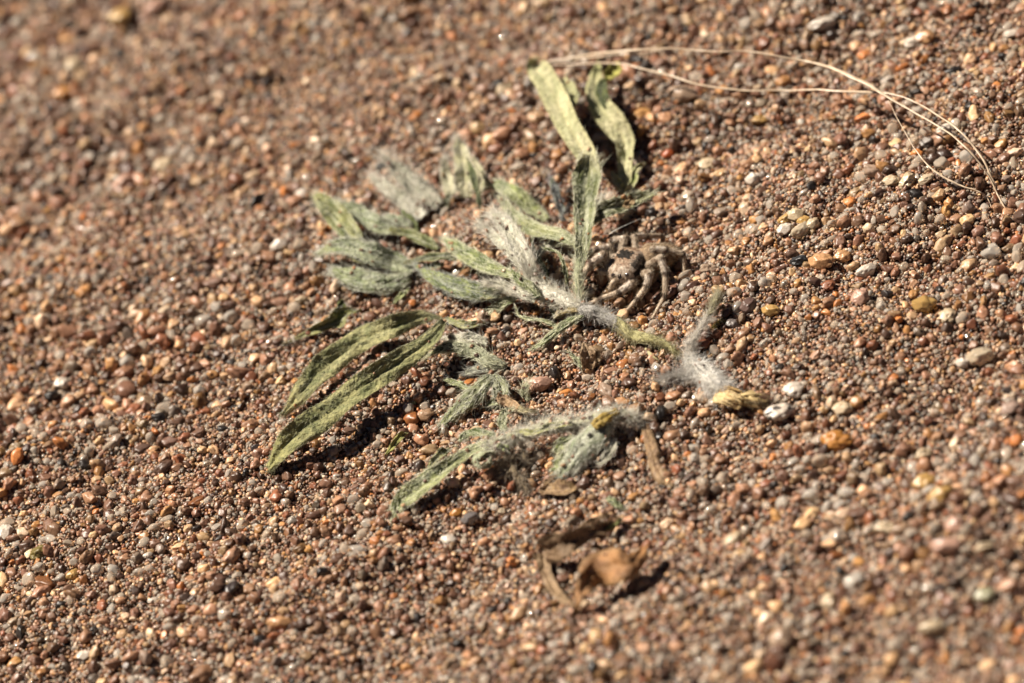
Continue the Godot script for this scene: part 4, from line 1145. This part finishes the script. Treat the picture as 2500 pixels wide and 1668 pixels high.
func make_pebbles() -> void:
	var shapes := []
	for i in 12:
		shapes.append(grain_mesh(100 + i, 3, 0.32 if i % 3 else 0.5, 5 + i % 4, 0.7))
	var two := grain_mesh(131, 3, 0.3, 5, 0.72, 0.1, Color(0.12, 0.12, 0.13))
	var cols := {"cream": Color(0.66, 0.54, 0.37), "white": Color(0.76, 0.69, 0.60), "pale": Color(0.70, 0.58, 0.42), "black": Color(0.03, 0.032, 0.036), "pink": Color(0.60, 0.38, 0.29), "rust": Color(0.32, 0.13, 0.07),
		"peach": Color(0.62, 0.36, 0.18), "orange": Color(0.56, 0.26, 0.065), "amber": Color(0.56, 0.36, 0.13), "beige": Color(0.50, 0.37, 0.27), "purple": Color(0.17, 0.11, 0.095), "grey": Color(0.26, 0.23, 0.22), "olive": Color(0.20, 0.16, 0.05),
		"green": Color(0.42, 0.42, 0.28), "tan": Color(0.42, 0.29, 0.19), "red": Color(0.48, 0.12, 0.04)}
	var mats := {}
	for c in cols:
		var m: StandardMaterial3D = M.grain.duplicate()
		m.albedo_color = lin(cols[c])
		m.roughness = 0.35
		mats[c] = m
		var q: StandardMaterial3D = M.quartz.duplicate()
		q.albedo_color = lin(cols[c])
		q.albedo_color.a = 0.5
		mats[c + " clear"] = q
	# [across, down, half size, colour, aspect, description]
	var list := [
		[1942, 524, 22, "cream", 1.2, "big cream pebble on top of a little heap right of the spider's back"], [1917, 560, 18, "white", 1.1, "off-white pebble at the left foot of the cream heap right of the spider"], [1958, 562, 21, "pale clear", 1.2, "pale straw-coloured glassy angular pebble at the right foot of the cream heap"], [1984, 548, 17, "cream", 1.3, "yellowish cream pebble at the right end of the cream heap"], [1962, 538, 14, "amber", 1.0, "small honey-coloured pebble in the middle of the cream heap"], [1918, 536, 14, "amber", 1.2, "small honey-coloured pebble at the upper left of the cream heap"],
		[1952, 637, 17, "black", 1.4, "glossy jet black pebble left of two peach pebbles, right of the spider"], [2117, 662, 20, "white", 1.3, "smooth bright white teardrop pebble alone right of the peach pebbles"], [2100, 725, 24, "pink", 1.0, "pale pink angular pebble below the bright white teardrop one"],
		[2024, 697, 17, "rust", 1.2, "rust-red oval pebble below the two peach pebbles"], [2004, 640, 25, "peach", 1.2, "larger peach-orange faceted pebble next to the black pebble"], [2057, 627, 19, "peach", 1.2, "smaller peach-orange rounded pebble, right-hand one of the pair"],
		[2315, 770, 22, "cream", 1.0, "round cream-yellow pebble with a clear grain stuck to its side at right"], [2257, 745, 26, "amber clear", 1.4, "lumpy amber glassy pebble left of the round cream-yellow one"], [2392, 872, 25, "pale clear", 1.25, "largest glassy pale oval pebble near the right edge"],
		[1725, 650, 23, "beige clear", 1.1, "glassy pinkish beige pebble right beside the spider's rear legs"], [1697, 636, 15, "beige", 1.0, "small dull beige pebble touching the glassy one beside the spider"], [1938, 954, 24, "white", 1.2, "smooth milky white oval pebble above the broken root's splinters"],
		[1903, 1008, 28, "two", 1.1, "white pebble with a dark grey corner at the tip of the root splinters"], [2058, 1002, 20, "cream", 1.05, "round milky cream pebble in line right of the grey-cornered white one"], [2040, 1079, 28, "orange", 1.35, "rough orange pebble standing out of the brown sand, with black shade at its right"],
		[2253, 1109, 21, "cream", 1.05, "round ivory pebble with a brown dot, right of the rough orange one"], [2256, 1176, 26, "amber", 1.2, "upper amber-yellow lobe of a knobbly pebble pair at lower right"], [2294, 1203, 27, "amber", 1.3, "lower amber-yellow lobe of a knobbly pebble pair at lower right"],
		[2351, 890, 15, "white", 1.4, "white wedge-shaped pebble touching the largest glassy oval one"], [1826, 744, 20, "purple", 0.9, "dark purplish brown rough pebble right of the grey arm of the root"], [1785, 790, 15, "grey", 1.0, "charcoal grey angular pebble below the purplish brown one"],
		[1881, 759, 17, "amber", 1.3, "dull yellow-brown rounded pebble right of the purplish brown one"], [1756, 790, 13, "olive clear", 1.4, "shiny olive green grain at the tip of the root's grey arm"], [1320, 940, 23, "pink", 1.1, "salmon and white knobbly pebble lying below the papery bract"],
		[1114, 1254, 13, "orange", 1.3, "bright orange glossy pebble below the lower shoot's green tail"], [1147, 1268, 17, "grey clear", 1.2, "grey glassy flat pebble right beside the bright orange one"], [1095, 1319, 17, "white clear", 1.5, "flat white glassy chip below the bright orange pebble"],
		[12, 1298, 20, "white", 0.7, "elongated white pebble cut off by the left edge"], [95, 1350, 20, "olive", 0.9, "large ochre-brown pebble near the lower left edge"], [206, 1601, 15, "white", 1.3, "light grey-white oval pebble near the lower left corner"],
		[684, 1522, 20, "peach", 1.4, "peach-coloured oval pebble in the lower left sand, alone"], [179, 1403, 15, "amber", 0.9, "amber glassy-looking upright pebble at lower left"], [373, 1466, 10, "white", 1.0, "small white bead-like pebble in the lower left sand"], [361, 1357, 10, "white", 1.0, "small round white pebble above the bead-like one at lower left"],
		[2333, 1283, 23, "pink", 1.0, "upper blurred pink pebble of a stacked pair at lower right"], [2313, 1333, 26, "pink", 1.1, "lower blurred salmon pink pebble of a stacked pair at lower right"], [2160, 1285, 24, "cream", 1.1, "blurred cream split pebble left of the stacked pink pair"], [2204, 1292, 17, "tan", 1.2, "blurred brownish pink pebble touching the cream split one"],
		[1790, 1315, 22, "cream", 1.3, "blurred bright cream pebble right of the rust-brown curled leaf"], [2023, 1468, 17, "cream", 0.8, "blurred cream egg-shaped pebble in the lower right sand"], [2406, 1458, 22, "green", 1.2, "blurred pale green-grey pebble near the lower right edge"], [2279, 1536, 22, "cream", 1.4, "blurred ivory slanting pebble near the lower right corner"],
		[2401, 1338, 20, "cream", 1.4, "blurred cream-yellow lens-shaped pebble right of the pink pair"], [2085, 1413, 23, "white clear", 0.6, "blurred whitish elongated glassy pebble, upright, at lower right"], [1908, 1563, 27, "beige", 0.9, "big blurred beige pebble at the bottom right of the middle"],
		[2009, 60, 25, "white", 1.3, "blurred white pebble at the top right above the grass strands"], [1854, 293, 19, "amber", 1.2, "blurred golden pebble below the sagging grass strand"], [2306, 316, 17, "white", 1.0, "blurred white pebble just behind the arching strands"], [1839, 438, 19, "white", 1.1, "blurred white pebble right of the tall pale leaves' base"],
		[2175, 441, 17, "cream", 1.1, "leftmost ivory pebble of three in a row under the hair-thin strand"], [2214, 441, 19, "cream", 1.1, "middle tan-cream pebble of three in a row under the hair-thin strand"], [2259, 441, 18, "pale", 1.3, "rightmost pale grey pebble of three in a row under the hair-thin strand"],
		[2470, 83, 16, "white", 1.2, "blurred white pebble at the top right edge"], [2166, 196, 13, "white", 1.0, "small blurred white pebble above the strands' crossing"], [2229, 106, 18, "white", 1.1, "blurred off-white pebble beside a tan one at the top right"], [2260, 88, 23, "peach", 1.4, "blurred tan-orange pebble beside an off-white one at the top right"],
		[1632, 377, 14, "red", 1.3, "vivid orange-red pebble right of the tall pale leaves"], [1727, 396, 24, "cream", 1.4, "blurred long cream pebble right of the vivid orange-red one"], [1670, 232, 28, "beige", 1.3, "big blurred pinkish tan pebble below the sagging strand's left part"], [1230, 219, 25, "cream", 1.1, "blurred cream pebble left of the tallest pale leaf's tip"], [1538, 268, 14, "pink", 0.9, "small blurred peach pebble right of the dark curled leaf tip"],
		[295, 45, 30, "amber", 1.2, "big blurred yellowish pebble at the top left edge"], [155, 232, 24, "orange", 1.5, "big blurred orange pebble in the upper left"], [179, 158, 22, "cream", 0.8, "blurred cream pebble above the big orange one in the upper left"], [378, 18, 27, "pink", 1.2, "blurred pale pink pebble cut by the top edge at left"], [399, 402, 23, "cream", 1.1, "blurred cream pebble in the left sand, the brightest there"],
		[298, 447, 25, "pink", 1.2, "blurred pinkish pebble left of the grey leaf cluster, far off"], [313, 414, 20, "purple", 1.0, "blurred dark brown pebble above the pinkish one in the left sand"], [738, 473, 17, "white", 1.0, "blurred white pebble left of the yellow-tipped upright leaf"], [683, 600, 20, "white", 1.3, "blurred pale pebble left of the grey leaf cluster"], [933, 594, 17, "pink", 1.3, "salmon pink pebble enclosed by the grey cluster's leaves"], [930, 405, 15, "black", 1.3, "blurred black pebble beside the white tuft's tip"],
		[149, 936, 19, "white", 1.0, "blurred white pebble near the left edge at mid height"], [351, 979, 22, "tan", 1.3, "blurred grey-tan pebble in the left sand below the white one"], [1310, 766, 11, "orange", 1.2, "orange pebble wedged under the sprig's hanging scraps"], [1225, 1250, 11, "pale clear", 0.8, "yellowish glassy flat grain standing on edge below the lower shoot"]]
	for q in list:
		var r: float = q[2] / K
		var p := at(q[0], q[1], 0.0)
		var o := MeshInstance3D.new()
		o.name = numbered("pebble")
		o.mesh = two if q[3] == "two" else shapes[rng.randi_range(0, 11)]
		o.material_override = mats["white" if q[3] == "two" else q[3]]
		add_child(o, true)
		var yaw := rnd(0.5)
		# long side across the frame when wide, up-slope when tall
		var bx := (cam_b.x - Vector3.UP * cam_b.x.y).normalized().rotated(Vector3.UP, yaw)
		var a := sqrt(q[4])
		var bs := Basis(bx * r * 0.95 * a, Vector3.UP * r * 0.88, bx.cross(Vector3.UP) * r * 0.95 / a)
		bs = bs * Basis(Vector3.UP, rng.randf() * 0.5)
		var y := ground(p.x, p.z) + r * 0.52
		# keep its middle on the sight line it was measured on
		p = at(q[0], q[1], r * 0.52)
		o.transform = Transform3D(bs, Vector3(p.x, y, p.z) * MM)
		mark(o, q[5], "pebble", "pebbles lying in the sand")
		take_spot(p.x, p.z, r)
		landmarks.append([Vector2(q[0], q[1]), ""])


func make_grains() -> void:
	var coarse := []
	var tiny := []
	var glass := []
	for i in 8:
		coarse.append(grain_mesh(200 + i, 2, 0.5, 6 + i % 4, 0.6))
	for i in 4:
		tiny.append(grain_mesh(230 + i, 1, 0.5, 6, 0.6))
	for i in 4:
		glass.append(grain_mesh(250 + i, 2, 0.2, 8, 0.66, 0.03))
	var all := []          # per mesh: [mesh, material, transforms, colours]
	for m in coarse:
		all.append([m, M.grain, [], PackedColorArray()])
	for m in tiny:
		all.append([m, M.grain, [], PackedColorArray()])
	for m in glass:
		all.append([m, M.quartz, [], PackedColorArray()])
	# the largest ordinary grains: things of their own
	var big_mats := []
	for c in PAL:
		var m: StandardMaterial3D = M.grain.duplicate()
		m.albedo_color = lin(c[1])
		big_mats.append(m)
	var shapes := ["rounded", "angular", "oval", "lumpy", "flat-sided", "rounded", "angular", "oval"]
	var used := {}
	var marks := []
	for l in landmarks:
		if l[1] != "":
			marks.append(l)
	var placed := 0
	var tries := 0
	while placed < 205 and tries < 4000:
		tries += 1
		var u := rng.randf_range(15, 2485)
		var v := rng.randf_range(15, 1653)
		var r := rng.randf_range(0.2, 0.29)
		var p := at(u, v)
		if not free_spot(p.x, p.z, r, 1.0):
			continue
		var ci := pick()
		var si := rng.randi_range(0, 7)
		var bestd := 1e9
		var near := []
		for l in marks:
			var d: float = (l[0] as Vector2).distance_to(Vector2(u, v))
			near.append([d, l])
		near.sort_custom(func(a, b): return a[0] < b[0])
		if near[0][0] < 60.0:
			continue
		var label := ""
		for k in 3:
			var l = near[k][1]
			var dv: Vector2 = Vector2(u, v) - (l[0] as Vector2)
			var ang := wrapi(int(round(atan2(dv.y, dv.x) / (PI / 4))), 0, 8)
			var dirs := ["right of", "below and right of", "below", "below and left of", "left of", "above and left of", "above", "above and right of"]
			var far := "just " if near[k][0] < 170.0 else ("" if near[k][0] < 420.0 else "")
			label = "%s %s sand grain %s%s %s" % [PAL[ci][0], shapes[si], far, dirs[ang], l[1]]
			if not used.has(label):
				break
			label = ""
		if label == "":
			continue
		used[label] = true
		take_spot(p.x, p.z, r)
		var o := MeshInstance3D.new()
		o.name = numbered("sand_grain")
		o.mesh = coarse[si]
		o.material_override = big_mats[ci]
		add_child(o, true)
		o.transform = Transform3D(turned().scaled(Vector3.ONE * r), Vector3(p.x, ground(p.x, p.z) + r * 0.35, p.z) * MM)
		mark(o, label, "sand grain", "largest loose sand grains")
		placed += 1
	# everything else
	var lo := Vector2(1e9, 1e9)
	var hi := -lo
	for q in [[-200, -200], [2700, -200], [-200, 1870], [2700, 1870]]:
		var p := at(q[0], q[1])
		lo = lo.min(Vector2(p.x, p.z))
		hi = hi.max(Vector2(p.x, p.z))
	var area := Rect2(lo, hi - lo)
	# middling grains, thrown so that they do not overlap much
	var n_mid := int(area.get_area() * 17.0)
	for i in n_mid:
		var x := rng.randf_range(lo.x, hi.x)
		var z := rng.randf_range(lo.y, hi.y)
		var px := pixel(Vector3(x, 0, z))
		if px.x < -160 or px.x > 2660 or px.y < -160 or px.y > 1830:
			continue
		var size := 1.0 + 0.45 * rough.get_noise_2d(x * 1.3 + 70.0, z * 1.3) + 0.22 * clampf((px - Vector2(1250, 900)).length() / 900.0 - 0.6, -0.6, 0.8)
		var r := (0.092 + 0.165 * pow(rng.randf(), 2.1)) * size
		if i < n_mid / 11:
			r = rng.randf_range(0.18, 0.27) * size
		if not free_spot(x, z, r, 0.78):
			continue
		take_spot(x, z, r)
		put_grain(all, x, z, r, 0.35, coarse.size(), tiny.size(), glass.size(), false)
	# fine ones between and under them
	var step := 0.125
	for i in int(area.size.x / step):
		for k in int(area.size.y / step):
			var x := lo.x + (i + rng.randf()) * step
			var z := lo.y + (k + rng.randf()) * step
			var px := pixel(Vector3(x, 0, z))
			if px.x < -160 or px.x > 2660 or px.y < -160 or px.y > 1830:
				continue
			put_grain(all, x, z, 0.045 + 0.075 * pow(rng.randf(), 1.5), 0.0, coarse.size(), tiny.size(), glass.size(), true)
	# sparser sand out to the sides
	for i in 42000:
		var x := rng.randf_range(-62, 62)
		var z := rng.randf_range(-62, 62)
		var px := pixel(Vector3(x, 0, z))
		if px.x > -160 and px.x < 2660 and px.y > -160 and px.y < 1830:
			continue
		put_grain(all, x, z, rng.randf_range(0.2, 0.34), 0.2, coarse.size(), tiny.size(), glass.size(), false)
	for p in perches:
		var r := rng.randf_range(0.05, 0.1)
		var b := turned()
		var k := rng.randi_range(0, coarse.size() - 1)
		all[k][2].append(Transform3D(Basis(b.x * r, b.y * r, b.z * r), p * MM))
		all[k][3].append(PAL[pick()][1] * 0.9)
	var holder := Node3D.new()
	holder.name = "sand_grains"
	holder.set_meta("kind", "stuff")
	holder.set_meta("label", "loose multicoloured sand grains covering the whole ground")
	add_child(holder)
	var total := 0
	for a in all:
		var mm := MultiMesh.new()
		mm.transform_format = MultiMesh.TRANSFORM_3D
		mm.use_colors = true
		mm.mesh = a[0]
		mm.instance_count = a[2].size()
		for i in a[2].size():
			mm.set_instance_transform(i, a[2][i])
			mm.set_instance_color(i, a[3][i])
		total += a[2].size()
		var o := MultiMeshInstance3D.new()
		o.name = "grains" if a[1] == M.grain else "quartz_grains"
		o.multimesh = mm
		o.material_override = a[1]
		o.set_meta("kind", "stuff")
		holder.add_child(o, true)
	print("grains ", total)


func put_grain(all: Array, x: float, z: float, r: float, lift: float, nc: int, nt: int, ng: int, tiny: bool) -> void:
	var clear := rng.randf() < (0.26 if tiny else 0.24)
	var k := nc + nt + rng.randi_range(0, ng - 1) if clear else (nc + rng.randi_range(0, nt - 1) if tiny else rng.randi_range(0, nc - 1))
	var col: Color
	if clear:
		col = Color(0.82, 0.66, 0.50).lerp(Color(0.84, 0.76, 0.66), rng.randf())
	else:
		col = PAL[0 if tiny and rng.randf() < 0.1 else pick()][1]
		var s := rng.randf_range(0.4, 1.55)
		col = Color(col.r * s * rng.randf_range(0.94, 1.06), col.g * s, col.b * s * rng.randf_range(0.92, 1.08))
	var b := turned()
	b = Basis(b.x * r * rng.randf_range(0.8, 1.2), b.y * r * rng.randf_range(0.8, 1.1), b.z * r)
	all[k][2].append(Transform3D(b, Vector3(x, ground(x, z) + r * rng.randf_range(lift - 0.25, lift + 0.35), z) * MM))
	all[k][3].append(col)
